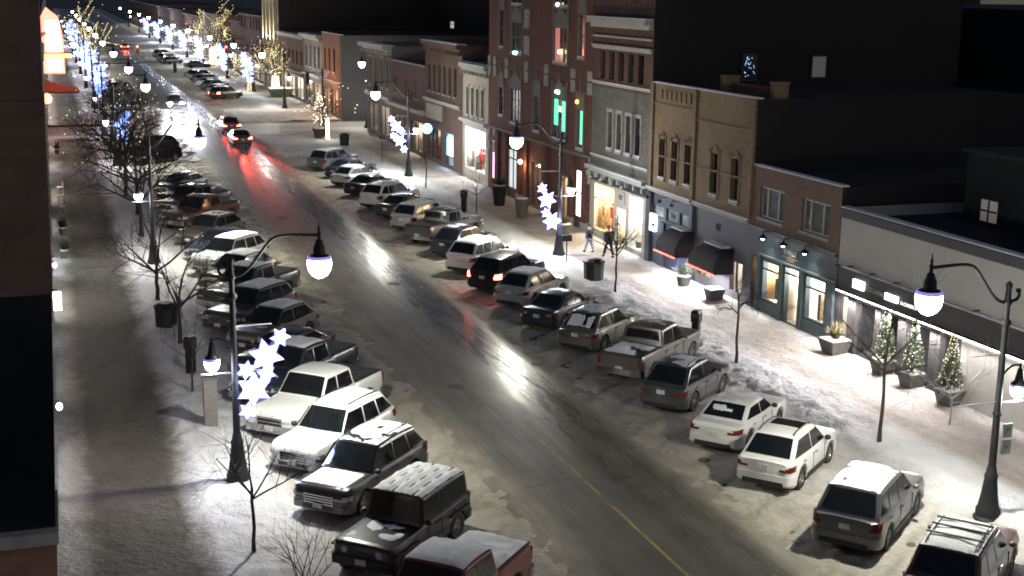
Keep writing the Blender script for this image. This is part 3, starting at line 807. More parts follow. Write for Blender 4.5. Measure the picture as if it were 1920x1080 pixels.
def tree(x, y, h, label, seed=0, trunk_h=None, r=.09, lvl=3, lean=(0,0), spread=.8, mat=None, group='bare street trees', nmain=5, lights=None, z0=.1, cat='tree', name='bare_tree', wrap=0, dense=(2,4)):
    rnd = random.Random(seed)
    root = thing(name, label, cat, (x, y, z0), rnd.uniform(0, 6.28), group)
    th = trunk_h or h*.42
    pts = [Vector((0,0,-.1))]; rad = [r*1.35]
    for i in range(1, 6):
        t = i/5; pts.append(Vector((lean[0]*t*th+rnd.uniform(-.03,.03), lean[1]*t*th+rnd.uniform(-.03,.03), th*t))); rad.append(r*(1-.35*t))
    MB().tube(pts, rad, 8).build('trunk', mat or WOOD, root, smooth=60)
    mb = MB(); tips = []; top = pts[-1]; LIMBS.clear()
    NC = dense
    for k in range(nmain):
        a = 2*math.pi*k/nmain + rnd.uniform(-.4,.4)
        e = rnd.uniform(.35, .95) if k else 1.4
        d = Vector((math.cos(a)*math.cos(e), math.sin(a)*math.cos(e), math.sin(e)))
        s0 = top.lerp(pts[-2], rnd.uniform(0,.9) if k else 0)
        grow(mb, s0, d, (h-th)*rnd.uniform(.55,.8), r*.55, lvl-1, rnd, tips, 0, NC, spread)
    mb.build('crown', mat or WOOD, root, smooth=60)
    if lights:
        m, n, rb, lo = lights
        b = MB()
        vs = mb.v
        for i in range(n):
            v = Vector(rnd.choice(vs)); 
            b.octa((v.x+rnd.uniform(-.05,.05), v.y+rnd.uniform(-.05,.05), v.z+rnd.uniform(-.05,.05)), rb*rnd.uniform(.7,1.2))
        if wrap:
            for lp, lr in (LIMBS if h > 7 else []):
                for i in range(26):
                    t = i/26*(len(lp)-1); j = min(int(t), len(lp)-2); c_ = lp[j].lerp(lp[j+1], t-j); rr = lerp(lr[j], lr[j+1], t-j)+.015; a = i*2.4
                    b.octa((c_.x+rr*math.cos(a), c_.y+rr*math.sin(a), c_.z), rb*.9)
            for i in range(wrap):
                t = i/wrap; a = i*2.4; q = lerp(0.15, th, t); rr = r*(1.35-.5*t)+.02
                b.octa((lean[0]*t*th+rr*math.cos(a), lean[1]*t*th+rr*math.sin(a), q), rb*1.2)
        tag(b.build('fairy_lights', m, root), kind='stuff')
    return root
def bush(x, y, h, label, seed):
    rnd = random.Random(seed)
    root = thing('bare_bush', label, 'bush', (x, y, .1), 0, None)
    mb = MB(); tips = []
    for k in range(9):
        a = rnd.uniform(0, 6.28); e = rnd.uniform(.6, 1.3)
        grow(mb, Vector((rnd.uniform(-.15,.15), rnd.uniform(-.15,.15), 0)), Vector((math.cos(a)*math.cos(e), math.sin(a)*math.cos(e), math.sin(e))), h*.6, .018, 2, rnd, tips, 0, (2,3), .6)
    mb.build('branches', WOOD, root)
    return root
NEEDLE = m_plain('fir_needles', (.03,.055,.03), .8, 0, .5, 10, .2)
FAIRY = m_emit('warm_fairy_lights', (1, .80, .36), 2.6)
FAIRYW = m_emit('white_fairy_lights', (1, .86, .60), 5)
def conifer(x, y, z, h, r, label, seed, nl=70, group=None, rb=.028, m=None):
    rnd = random.Random(seed)
    root = thing('lit_conifer', label, 'christmas tree', (x, y, z), 0, group)
    MB().tube([(0,0,0),(0,0,h*.95)], [.05,.01], 6).build('trunk', DARKBARK, root)
    g = MB(); pts = []
    for i in range(900):
        t = rnd.random()**.8; a = rnd.uniform(0, 6.28); rr = r*(1-t)**.85*(.55+.45*math.sqrt(rnd.random())) + .02
        rr *= .8+.3*math.sin(a*3+t*9)*.5+.1
        z_ = h*(.06+.94*t); c = Vector((rr*math.cos(a), rr*math.sin(a), z_))
        o = Vector((math.cos(a), math.sin(a), rnd.uniform(-.5,.15))).normalized(); s = o.cross(Vector((0,0,1))).normalized()
        L = rnd.uniform(.08,.17)*(1.1-t*.6); w = L*.32
        g.add([c-o*L*.5, c+s*w, c+o*L, c-s*w], [(0,1,2,3)])
        if rnd.random() < .3: pts.append(c+o*.05)
    g.build('foliage', NEEDLE, root)
    b = MB()
    for c in rnd.sample(pts, min(nl, len(pts))): b.octa(c, rb*rnd.uniform(.7,1.3))
    tag(b.build('fairy_lights', m or FAIRY, root), kind='stuff')
    return root
def planter(x, y, z, r, h, label, square=False, rz=0, m=None, group='planters along the shop fronts', soil=True, name='planter'):
    root = thing(name, label, 'planter', (x,y,z), rz, group)
    if square:
        g = MB()
        for (w0, w1, z0, z1) in ((r*.72, r, 0, h),):
            v = [(-w0,-w0,z0),(w0,-w0,z0),(w0,w0,z0),(-w0,w0,z0),(-w1,-w1,z1),(w1,-w1,z1),(w1,w1,z1),(-w1,w1,z1)]
            g.add(v, [(0,3,2,1),(4,5,6,7),(0,1,5,4),(1,2,6,5),(2,3,7,6),(3,0,4,7)])
        g.build('pot', m or CONC, root)
        MB().box(-r*1.06,-r*1.06,h,r*1.06,r*1.06,h+.05).build('rim', m or CONC, root)
        MB().box(-r*.9,-r*.9,h+.05,r*.9,r*.9,h+.09).build('snow_cap', CARSNOW, root)
    else:
        MB().lathe([(r*.68,0),(r*.78,h*.3),(r*.95,h*.85),(r*1.05,h*.9),(r*1.05,h),(r*.92,h)], 16).build('pot', m or CONC, root, smooth=35)
        MB().lathe([(r*.90,h-.02),(r*.7,h+.05),(.01,h+.07)], 14).build('snow_cap', CARSNOW, root, smooth=True)
    return root
def tuft(x, y, z, h, r, label, seed, m, n=120, group=None):
    rnd = random.Random(seed); root = thing('potted_plant', label, 'plant', (x,y,z), 0, group)
    g = MB()
    for i in range(n):
        a = rnd.uniform(0,6.28); e = rnd.uniform(.3,1.45); L = h*rnd.uniform(.5,1); d = Vector((math.cos(a)*math.cos(e)*r/h*1.4, math.sin(a)*math.cos(e)*r/h*1.4, math.sin(e)))
        s = d.cross(Vector((0,0,1))).normalized()*.02; p0 = Vector((rnd.uniform(-.1,.1), rnd.uniform(-.1,.1), 0))
        g.add([p0-s, p0+s, p0+d*L*.6+s*1.6, p0+d*L, p0+d*L*.6-s*1.6], [(0,1,2,3,4)])
    g.build('foliage', m, root)
    return root
BIN = m_plain('dark_green_steel', (.022,.026,.027), .5, .3, .3, 8)
def litter_bin(x, y, label, w=.36, h=1.15, rz=0.0, snow=True):
    root = thing('litter_bin', label, 'bin', (x,y,.12), rz, 'litter bins on the pavements')
    g = MB()
    for i in range(8):
        pass
    oct_ = [(w*math.cos(R(22.5+45*i))*1.05, w*math.sin(R(22.5+45*i))*1.05) for i in range(8)]
    g.prism(oct_, lambda p: (p[0]*.92,p[1]*.92,0), lambda p: (p[0],p[1],h*.8)); g.build('body', BIN, root)
    g = MB().prism(oct_, lambda p: (p[0]*1.08,p[1]*1.08,h*.82), lambda p: (p[0]*1.08,p[1]*1.08,h*.88)); g.prism(oct_, lambda p: (p[0]*1.04,p[1]*1.04,h*.88), lambda p: (p[0]*.6,p[1]*.6,h)); g.build('lid', BIN, root)
    if snow: MB().lathe([(w*.7,h*.97),(w*.5,h+.03),(.01,h+.05)], 10).build('snow_cap', CARSNOW, root, smooth=True)
    return root
METERM = m_plain('meter_black', (.02,.021,.022), .45, .3, .25, 8)
SCREEN = m_plain('meter_screen', (.10,.12,.11), .2)
def pay_station(x, y, label, rz=0.0, snow=False):
    root = thing('pay_station', label, 'parking meter', (x,y,.12), rz, 'parking pay stations')
    MB().box(-.17,-.15,0,.17,.15,.08).box(-.15,-.13,.08,.15,.13,1.05).build('pedestal', METERM, root)
    g = MB().prism([(-.19,1.05),(.19,1.05),(.19,1.42),(.12,1.56),(-.12,1.56),(-.19,1.46)], lambda p: (p[0],-.17,p[1]), lambda p: (p[0],.17,p[1])); g.build('head', METERM, root)
    MB().box(-.12,-.19,1.28,.12,-.172,1.42).build('screen', SCREEN, root)
    if snow: MB().box(-.14,-.15,1.56,.14,.15,1.61).build('snow_cap', CARSNOW, root)
    return root
# ------------------------------------------------------------------ people
def skin_mesh(name, verts, edges, radii, m, root_i=0, sub=1):
    me = bpy.data.meshes.new(name); me.from_pydata(verts, edges, [])
    o = bpy.data.objects.new(name, me); C.objects.link(o)
    md = o.modifiers.new('skin', 'SKIN')
    for i, sv in enumerate(me.skin_vertices[0].data):
        sv.radius = radii[i] if hasattr(radii[i], '__len__') else (radii[i], radii[i]); sv.use_root = (i == root_i)
    sb = o.modifiers.new('sub', 'SUBSURF'); sb.levels = sub; sb.render_levels = sub
    dg = bpy.context.evaluated_depsgraph_get(); dg.update()
    m2 = bpy.data.meshes.new_from_object(o.evaluated_get(dg))
    bpy.data.objects.remove(o)
    m2.materials.clear(); m2.materials.append(m); m2.name = name
    m2.polygons.foreach_set('use_smooth', [True]*len(m2.polygons))
    o2 = bpy.data.objects.new(name, m2); C.objects.link(o2)
    return o2
SKIN = m_plain('skin', (.42,.27,.20), .55, 0, .08)
def person(x, y, rz, h, label, coat, legs, hat, stride=.22, shape=1.0):
    """local +x is the way the person walks"""
    k = h/1.75
    root = thing('person', label, 'person', (x,y,.14), rz, None)
    V = [(0,0,.95),(0,0,1.12),(0,0,1.30),(.01,0,1.44),(.02,0,1.53),(.03,0,1.62),(.03,0,1.70)]
    Rr = [(.15,.12),(.14,.11),(.16,.12),(.10,.09),(.055,.055),(.085,.09),(.075,.08)]
    E = [(0,1),(1,2),(2,3),(3,4),(4,5),(5,6)]
    def ch(start, pts, rad):
        i = start
        for p, r in zip(pts, rad):
            V.append(p); Rr.append(r); E.append((i, len(V)-1)); i = len(V)-1
        return i
    for sg in (1,-1):
        ch(0, [(0,sg*.10,.88),(stride*.5*sg,sg*.10,.50),(stride*sg - (.06 if sg < 0 else 0),sg*.10,.09),(stride*sg+.12,sg*.11,.045)], [.095,.068,.05,.042])
        e = ch(2, [(0,sg*.19,1.38),(-.03-.05*sg,sg*.25,1.13),(.06-.16*sg,sg*.25,.88),(.08-.17*sg,sg*.25,.80)], [.062,.052,.04,.036])
        w = V[e]
        for j, (dy, ln) in enumerate(((-.028,.075),(-.01,.09),(.01,.085),(.028,.065))):
            ch(e, [(w[0]+.01, w[1]+dy, w[2]-ln*.55),(w[0]+.02, w[1]+dy*1.1, w[2]-ln)], [.010,.008])
        ch(e, [(w[0]+.045, w[1], w[2]-.02),(w[0]+.06, w[1], w[2]-.05)], [.011,.009])
    o = skin_mesh('body', [(a*k,b*k*shape,c*k) for a,b,c in V], E, [tuple(q*k for q in (r if hasattr(r,'__len__') else (r,r))) for r in Rr], SKIN, 0, 1); o.parent = root
    # coat
    V = [(0,0,.84),(0,0,1.0),(0,0,1.15),(0,0,1.32),(.01,0,1.44)]; Rr = [(.205,.16),(.20,.155),(.185,.15),(.205,.155),(.12,.115)]; E = [(0,1),(1,2),(2,3),(3,4)]
    for sg in (1,-1): ch(3, [(0,sg*.21,1.385),(-.03-.05*sg,sg*.265,1.13),(.06-.16*sg,sg*.26,.90)], [.085,.078,.062])
    o = skin_mesh('coat', [(a*k,b*k*shape,c*k) for a,b,c in V], E, [(r[0]*k,r[1]*k) if hasattr(r,'__len__') else (r*k,r*k) for r in Rr], coat, 2, 1); o.parent = root
    V = [(0,0,.90)]; Rr = [(.16,.13)]; E = []
    for sg in (1,-1): ch(0, [(0,sg*.10,.84),(stride*.5*sg,sg*.10,.50),(stride*sg-(.06 if sg < 0 else 0),sg*.10,.12)], [.115,.088,.07])
    o = skin_mesh('trousers', [(a*k,b*k*shape,c*k) for a,b,c in V], E, [(r[0]*k,r[1]*k) if hasattr(r,'__len__') else (r*k,r*k) for r in Rr], legs, 0, 1); o.parent = root
    for sg in (1,-1):
        f = (stride*sg-(.06 if sg < 0 else 0))*k
        o = skin_mesh('boot', [(f,sg*.10*k*shape,.14*k),(f,sg*.10*k*shape,.06*k),(f+.16*k,sg*.11*k*shape,.045*k)], [(0,1),(1,2)], [(.075*k,)*2,(.07*k,)*2,(.055*k,)*2], TRIM, 0, 1); o.parent = root
    if hat is not None:
        MB().ball((.025*k,0,1.70*k), .118*k, 12, 8, .95).build('hat', hat, root, smooth=True)
    # face features
    MB().ball((.125*k,0,1.63*k), .02*k, 6, 4).build('nose', SKIN, root, smooth=True)
    for sg in (1,-1):
        MB().ball((.03*k,sg*.095*k,1.64*k), .026*k, 6, 4, 1.3).build('ear', SKIN, root, smooth=True)
        MB().ball((.112*k,sg*.033*k,1.665*k), .012*k, 6, 4).build('eye', GLASS, root, smooth=True)
    MB().box(.112*k,-.022*k,1.583*k,.122*k,.022*k,1.592*k).build('mouth', m_plain('lip', (.25,.11,.1), .6), root)
    return root
# ------------------------------------------------------------------ buildings along the street (front wall in the plane X = X0, normal n = -1 or +1)
DGLASS = m_plain('unlit_window_pane', (.012,.015,.018), .07, 0, .4, .8, .6)
FRAMEW = m_plain('painted_window_frame', (.42,.41,.37), .5, 0, .12, 4)
FRAMED = m_plain('dark_window_frame', (.03,.03,.032), .45)
ROOFM = m_plain('flat_roof_membrane', (.035,.038,.042), .9, 0, .4, .5, .2)
SILLM = STONE
BLIND = m_plain('cream_blind', (.55,.52,.42), .7, 0, .12, 3)
def m_shopglass():
    t = NT('shop_glass'); tr = t.node('ShaderNodeBsdfTransparent'); tr.inputs[0].default_value = (.93,.95,.94,1)
    gl = t.node('ShaderNodeBsdfGlossy'); gl.inputs['Roughness'].default_value = .04
    lw = t.node('ShaderNodeLayerWeight'); lw.inputs[0].default_value = .5
    fz = t.math('ADD', .04, t.math('MULTIPLY', t.math('POWER', lw.outputs['Facing'], 5.0), .9))
    mx = t.node('ShaderNodeMixShader'); t.link(fz, mx.inputs[0]); t.link(tr.outputs[0], mx.inputs[1]); t.link(gl.outputs[0], mx.inputs[2])
    t.link(mx.outputs[0], t.out.inputs[0]); return t.mat
SHOPGLASS = m_shopglass()

class Bld:
    def __init__(s, name, label, y0, y1, h, wall, X0=31.4, n=-1, depth=18.0, cat='building', z0=-.1, group=None, side=None, roof=True, parapet=.45):
        s.y0, s.y1, s.h, s.X0, s.n, s.depth, s.wall, s.z0 = y0, y1, h, X0, n, depth, wall, z0
        s.root = thing(name, label, cat, (0,0,0), 0, group)
        s.holes = []; s.side = side or wall; s.roof = roof; s.par = parapet; s.zones = []
    def X(s, p): return s.X0 + s.n*p
    def box(s, mb, p0, p1, y0, y1, z0, z1, mi=0): return mb.box(s.X(p0), y0, z0, s.X(p1), y1, z1, mi)
    def part(s, name, m, p0, p1, y0, y1, z0, z1, parent=None):
        return s.box(MB(), p0, p1, y0, y1, z0, z1).build(name, m, parent or s.root)
    def hole(s, y0, y1, z0, z1): s.holes.append((y0, y1, z0, z1))
    def finish(s, t=.30):
        """front wall cut by the openings, with reveals; side walls, back and roof"""
        mats = [s.wall] + [z[4] for z in s.zones]
        ys = sorted({s.y0, s.y1} | {q for h in s.holes for q in h[:2]} | {q for z in s.zones for q in z[:2]})
        zs = sorted({s.z0, s.h} | {q for h in s.holes for q in h[2:4]} | {q for z in s.zones for q in z[2:4]})
        g = MB()
        for ya, yb in zip(ys, ys[1:]):
            for za, zb in zip(zs, zs[1:]):
                cy, cz = (ya+yb)/2, (za+zb)/2
                if any(h[0] < cy < h[1] and h[2] < cz < h[3] for h in s.holes): continue
                mi = 0
                for i, z in enumerate(s.zones):
                    if z[0] < cy < z[1] and z[2] < cz < z[3]: mi = i+1
                g.quad((s.X0,ya,za),(s.X0,yb,za),(s.X0,yb,zb),(s.X0,ya,zb), mi)
        for (ya,yb,za,zb) in s.holes:
            mi = 0
            for i, z in enumerate(s.zones):
                if z[0]-.01 < (ya+yb)/2 < z[1]+.01 and z[2]-.01 < (za+zb)/2 < z[3]+.01: mi = i+1
            a, b = s.X0, s.X(-t)
            g.quad((a,ya,za),(b,ya,za),(b,ya,zb),(a,ya,zb), mi).quad((a,yb,za),(b,yb,za),(b,yb,zb),(a,yb,zb), mi)
            g.quad((a,ya,za),(b,ya,za),(b,yb,za),(a,yb,za), mi).quad((a,ya,zb),(b,ya,zb),(b,yb,zb),(a,yb,zb), mi)
        g.build('front_wall', mats, s.root)
        Xb = s.X(-s.depth); g = MB()
        g.quad((s.X0,s.y0+.003,s.z0),(Xb,s.y0+.003,s.z0),(Xb,s.y0+.003,s.h),(s.X0,s.y0+.003,s.h)).quad((s.X0,s.y1-.003,s.z0),(Xb,s.y1-.003,s.z0),(Xb,s.y1-.003,s.h),(s.X0,s.y1-.003,s.h)).quad((Xb,s.y0,s.z0),(Xb,s.y1,s.z0),(Xb,s.y1,s.h),(Xb,s.y0,s.h))
        g.build('side_wall', s.side, s.root)
        if s.roof:
            zr = s.h-s.par
            r = MB().quad((s.X(-.28),s.y0+.02,zr),(Xb,s.y0+.02,zr),(Xb,s.y1-.02,zr),(s.X(-.28),s.y1-.02,zr)).build('roof', ROOFM, s.root)
            s.box(MB(), -.02, -.30, s.y0, s.y1, zr-.1, s.h).build('parapet', s.side, r)
            s.box(MB(), .04, -.34, s.y0+.01, s.y1-.01, s.h+.003, s.h+.07).build('coping_snow', CARSNOW, r)
        return s
    def window(s, y0, y1, z0, z1, frame=FRAMEW, pane=DGLASS, sill=True, bars=(1,1), fw=.07, t=.22, snow=True, name='window', blind=0.0, surround=None, sw=.14, hood=0.0):
        s.hole(y0, y1, z0, z1)
        g = MB(); p0, p1 = -t, -t+.07
        s.box(g,p0,p1,y0,y0+fw,z0,z1); s.box(g,p0,p1,y1-fw,y1,z0,z1); s.box(g,p0,p1,y0+fw,y1-fw,z0,z0+fw); s.box(g,p0,p1,y0+fw,y1-fw,z1-fw,z1)
        for i in range(1, bars[0]): 
            yy = lerp(y0,y1,i/bars[0]); s.box(g,p0,p1-.004,yy-fw*.4,yy+fw*.4,z0+fw,z1-fw)
        for i in range(1, bars[1]):
            zz = lerp(z0,z1,i/bars[1]); s.box(g,p0,p1-.008,y0+fw,y1-fw,zz-fw*.4,zz+fw*.4)
        w = g.build(name, frame, s.root)
        MB().quad((s.X(p0+.015),y0,z0),(s.X(p0+.015),y1,z0),(s.X(p0+.015),y1,z1),(s.X(p0+.015),y0,z1)).build('pane', pane, w)
        if blind: s.part('blind', BLIND, p0+.018, p0+.03, y0+fw, y1-fw, lerp(z1,z0,blind), z1-fw, w)
        if sill:
            s.part('sill', SILLM, -t, .10, y0-.08, y1+.08, z0-.14, z0-.002, w)
            if snow:
                a = MB(); yy = span(y0-.06, y1+.06, .12)
                for i in range(len(yy)-1):
                    hh = .05+.05*random.random(); s.box(a, -t+.08, .085, yy[i], yy[i+1], z0, z0+hh)
                a.build('sill_snow', CARSNOW, w)
        if surround:
            b = MB(); s.box(b,-.02,.05,y0-sw,y0,z0-.002,z1); s.box(b,-.02,.05,y1,y1+sw,z0-.002,z1); s.box(b,-.02,.06,y0-sw-.03,y1+sw+.03,z1,z1+.22)
            b.build('surround', surround, w)
        if hood:
            pts = [(lerp(y0-.14,y1+.14,i/8), z1+hood*math.sin(math.pi*i/8)) for i in range(9)]
            inn = [(lerp(y0,y1,i/8), z1-.01+(hood-.12)*math.sin(math.pi*i/8)) for i in range(9)]
            b = MB(); b.prism(pts+inn[::-1], lambda p: (s.X(-.02),p[0],p[1]), lambda p: (s.X(.06),p[0],p[1])); b.build('arch', surround or STONE, w)
            MB().prism([(y0,z1-.02)]+inn+[(y1,z1-.02)], lambda p: (s.X(-.01),p[0],p[1]), lambda p: (s.X(.02),p[0],p[1])).build('tympanum', pane, w)
        return w
    def shop(s, y0, y1, z0, z1, light=(1,.95,.85), power=60, frame=FRAMED, bars=(2,1), depth=3.0, wallc=None, fw=.08, t=.10, pane=None, name='shop_window', fit=True, strength=6, transom=None, seed=1):
        s.hole(y0, y1, z0, z1)
        g = MB(); p0, p1 = -t, -t+.10
        s.box(g,p0,p1,y0,y0+fw,z0,z1); s.box(g,p0,p1,y1-fw,y1,z0,z1); s.box(g,p0,p1,y0+fw,y1-fw,z0,z0+fw); s.box(g,p0,p1,y0+fw,y1-fw,z1-fw,z1)
        for i in range(1, bars[0]):
            yy = lerp(y0,y1,i/bars[0]); s.box(g,p0,p1-.004,yy-fw*.5,yy+fw*.5,z0+fw,z1-fw)
        for i in range(1, bars[1]):
            zz = lerp(z0,z1,i/bars[1]); s.box(g,p0,p1-.008,y0+fw,y1-fw,zz-fw*.4,zz+fw*.4)
        if transom: s.box(g,p0,p1-.010,y0+fw,y1-fw,transom-fw*.5,transom+fw*.5)
        w = g.build(name, frame, s.root)
        MB().quad((s.X(p0+.03),y0,z0),(s.X(p0+.03),y1,z0),(s.X(p0+.03),y1,z1),(s.X(p0+.03),y0,z1)).build('pane', pane or SHOPGLASS, w)
        wm = wallc or m_plain('shop_interior_plaster', (.62,.56,.47), .8, 0, .2, 1.2)
        r = MB(); a, b = s.X(-t-.14), s.X(-t-depth)
        ya, yb, za, zb = y0-.25, y1+.25, z0-.02, z1+.04
        r.quad((a,ya,za),(b,ya,za),(b,yb,za),(a,yb,za)).quad((a,ya,zb),(b,ya,zb),(b,yb,zb),(a,yb,zb)).quad((b,ya,za),(b,yb,za),(b,yb,zb),(b,ya,zb)).quad((a,ya,za),(b,ya,za),(b,ya,zb),(a,ya,zb)).quad((a,yb,za),(b,yb,za),(b,yb,zb),(a,yb,zb))
        ri = r.build('shop_interior', wm, w)
        em = m_emit('shop_ceiling_lamp', light, strength*3)
        s.part('ceiling_lamp', em, -t-.6, -t-1.3, lerp(y0,y1,.12), lerp(y0,y1,.88), z1-.12, z1-.04, ri)
        if fit:
            rnd = random.Random(seed); f = MB()
            cols = [m_plain('display_goods_'+c_, c, .7, 0, .5, 5) for c_, c in (('red',(.30,.05,.04)),('dark',(.05,.05,.06)),('tan',(.42,.30,.18)),('pale',(.62,.6,.58)),('green',(.05,.12,.06)))]
            yy = y0+.25
            while yy < y1-.3:
                wd = rnd.uniform(.22,.5); hh = rnd.uniform(.3, min(1.75, (z1-z0)*.7)); dp = rnd.uniform(.35, min(1.3, depth-.5))
                mi = rnd.randrange(5); X_ = s.X(-t-dp)
                if rnd.random() < .5: f.box(X_-.2, yy, z0, X_+.2, yy+wd, z0+hh, mi)
                else: f.lathe([(.05,z0),(.05,z0+.7),(.16,z0+.75),(.20,z0+1.15),(.22,z0+1.4),(.07,z0+1.48),(.10,z0+1.6),(.07,z0+1.75),(.01,z0+1.78)], 9, X_, yy+.2, mi)
                yy += wd+rnd.uniform(.12,.5)
            for k in range(3): f.box(b-s.n*-.03, lerp(y0,y1,k/3)+.1, z0+.5+.5*k, b+s.n*.28, lerp(y0,y1,(k+1)/3)-.1, z0+.54+.5*k, 2)
            f.build('shop_display', cols, ri)
        if power:
            lamp('shop_light', 'AREA', (s.X(-t-.95), (y0+y1)/2, z1-.16), power*1.5, light, (.6, max((y1-y0)*.8,.3)), s.root, rot=(0, R(26)*-s.n, 0))
            lamp('shop_room_light', 'POINT', (s.X(-t-min(1.0, depth*.5)), (y0+y1)/2, lerp(z0,z1,.72)), power*.30, light, .25, s.root)
        return w
    def cornice(s, y0, y1, z, hgt, out, m, snow=True, name='cornice', brackets=0):
        g = MB(); s.box(g, -.02, out*.5, y0, y1, z, z+hgt*.45); s.box(g, -.02, out, y0-.02, y1+.02, z+hgt*.45+.002, z+hgt)
        for i in range(brackets):
            yy = lerp(y0+.15,y1-.15,i/(brackets-1)); s.box(g, -.01, out*.8, yy-.08, yy+.08, z-.28, z-.002)
        o = g.build(name, m, s.root)
        if snow: s.part('cornice_snow', CARSNOW, .0, out-.01, y0, y1, z+hgt+.002, z+hgt+.07, o)
        return o
    def textm(s, y, z, p=.03):
        # glyphs stand in the plane of the wall and read from the street
        m = Matrix(((0,0,s.n,s.X(p)),(-1 if s.n < 0 else 1,0,0,y),(0,1,0,z),(0,0,0,1)))
        return m
SHADEW = m_plain('shaded_side_wall', (.026,.025,.027), .9, 0, .18, .35, .2)  # side walls' shade away from the street lamps put into a dark colour
# ================================================================== the right-hand row
# --- long low shop with the pale upper wall
WHITEWALL = m_plain('pale_render', (.50,.485,.45), .85, 0, .07, .8, .2, bump=.1)
BLACKF = m_plain('black_fascia', (.035,.034,.036), .6, 0, .2, 3)
DARKPIL = m_plain('dark_grey_pilaster', (.05,.048,.05), .7, 0, .25, 3)
CORN = m_plain('dark_coping', (.06,.062,.07), .7)
A = Bld('pale_walled_shop', 'long low shop with a pale blank upper wall over a black fascia and strip light', 27, 48.35, 6.15, WHITEWALL, depth=20)
A.zones.append((27, 48.35, 2.66, 3.66, BLACKF)); A.zones.append((39.85, 48.35, -.1, 2.66, DARKPIL))
A.part('fascia_cap', CORN, .0, .14, 27, 48.3, 5.78, 6.14)
A.part('ledge', DARKPIL, .0, .22, 27, 48.3, 3.62, 3.70)
g = MB(); 
for i, (a, b) in enumerate(zip(span(27.2,48.2,.35), span(27.2,48.2,.35)[1:])):
    hh = max(.07*fr(a*.8, 3)+.045, .0)
    if hh > .012: A.box(g, .03, .21, a, b, 3.703, 3.703+hh)
g.build('ledge_snow', CARSNOW, A.root)
STRIP = m_emit('strip_light_tube', (1, .93, .93), 22)
A.part('strip_light', STRIP, .02, .10, 28, 48.25, 2.60, 2.66)
A.part('strip_light_housing', BLACKF, .02, .16, 28, 48.3, 2.662, 2.72)
for yc in (46, 42.2, 37.5): lamp('strip_lamp', 'AREA', (A.X(.42), yc, 2.56), 620 if yc > 40 else 80, (1,.93,.9), (.12, 4.0), A.root, rot=(0, R(24), 0))
for i, (y0, y1) in enumerate(((45.25,46.5),(43.65,44.75),(41.6,43.0),(39.95,40.85))):
    A.shop(y0, y1, .25, 2.5, (.9,.92,1), 4, FRAMED, (1,1), 2.5, m_plain('dim_interior', (.10,.10,.11), .8), fit=True, strength=.12, seed=i+4)
A.shop(47.3, 48.2, .1, 2.5, (1,.9,.75), 70, FRAMED, (1,1), .9, fit=False, strength=7, name='doorway_window')
SCR = m_emit('blue_video_screen', (.12,.55,1.0), 3.5)
scr = MB()
for z0, z1 in ((1.55,1.72),(1.78,2.08),(2.13,2.24)): A.box(scr, -.30, -.27, 43.68, 44.2, z0, z1)
scr.build('video_screen', SCR, A.root)
for y0, y1 in ((43.05,43.6),(40.9,41.55),(44.8,45.2),(46.6,47.2)): A.part('pilaster', DARKPIL, .0, .16, y0, y1, -.1, 2.598)
A.part('pale_panel', WHITEWALL, .0, .05, 27, 39.7, -.1, 2.59)
SIGNW = m_emit('white_lit_sign', (1,.97,1), 5); SIGND = m_plain('sign_grey_letters', (.45,.44,.42), .5); SIGNB = m_plain('sign_black', (.02,.02,.02), .5)
sg = A.part('lit_sign_box', SIGNW, .01, .12, 46.28, 47.02, 2.98, 3.34)
text('THE', 'sign_lettering', .10, SIGNB, sg, A.textm(46.65, 3.05, .125), .004)
text('TOWN', 'sign_lettering', .30, SIGND, A.root, A.textm(45.45, 3.10, .03))
sg = A.part('lit_sign_box', SIGNW, .01, .09, 43.9, 44.75, 2.98, 3.24)
text('WALK-IN', 'sign_lettering', .17, SIGNB, sg, A.textm(44.32, 3.11, .095), .004)
text('& CANDLES', 'sign_lettering', .20, m_emit('small_lit_letters', (1,.98,.92), 1.2), A.root, A.textm(43.2, 3.04, .03))
for yy in (47.2, 45.6, 43.9, 42.0, 39.0): A.box(MB(), .02, .30, yy-.03, yy+.03, 3.8, 3.86).build('sign_bracket', m_plain('rusty_bracket', (.20,.05,.05), .7), A.root)
A.finish()
# roof things behind the pale wall
for (px, py, z, hgt, lab) in ((1590,290,5.7,.9,'thin white vent pipe standing on the dark flat roof'),(1712,318,5.7,.6,'short stub vent pipe on the dark roof beside a flat hatch')):
    p = gz(px, py, z); r = thing('roof_vent', lab, 'vent', p)
    MB().lathe([(.09,0),(.09,hgt),(.13,hgt+.02),(.13,hgt+.12),(.01,hgt+.2)], 10).build('pipe', m_plain('galvanised_vent', (.5,.5,.5), .5, .3), r, smooth=40)
p = gz(1765, 322, 5.75); r = thing('roof_hatch', 'low flat metal hatch on the dark roof', 'roof hatch', p); MB().box(-.7,-.5,0,.7,.5,.3).build('curb', DSTEEL, r); MB().box(-.8,-.6,.3,.8,.6,.36).build('lid', m_plain('galvanised_lid', (.3,.3,.3), .5, .3), r)

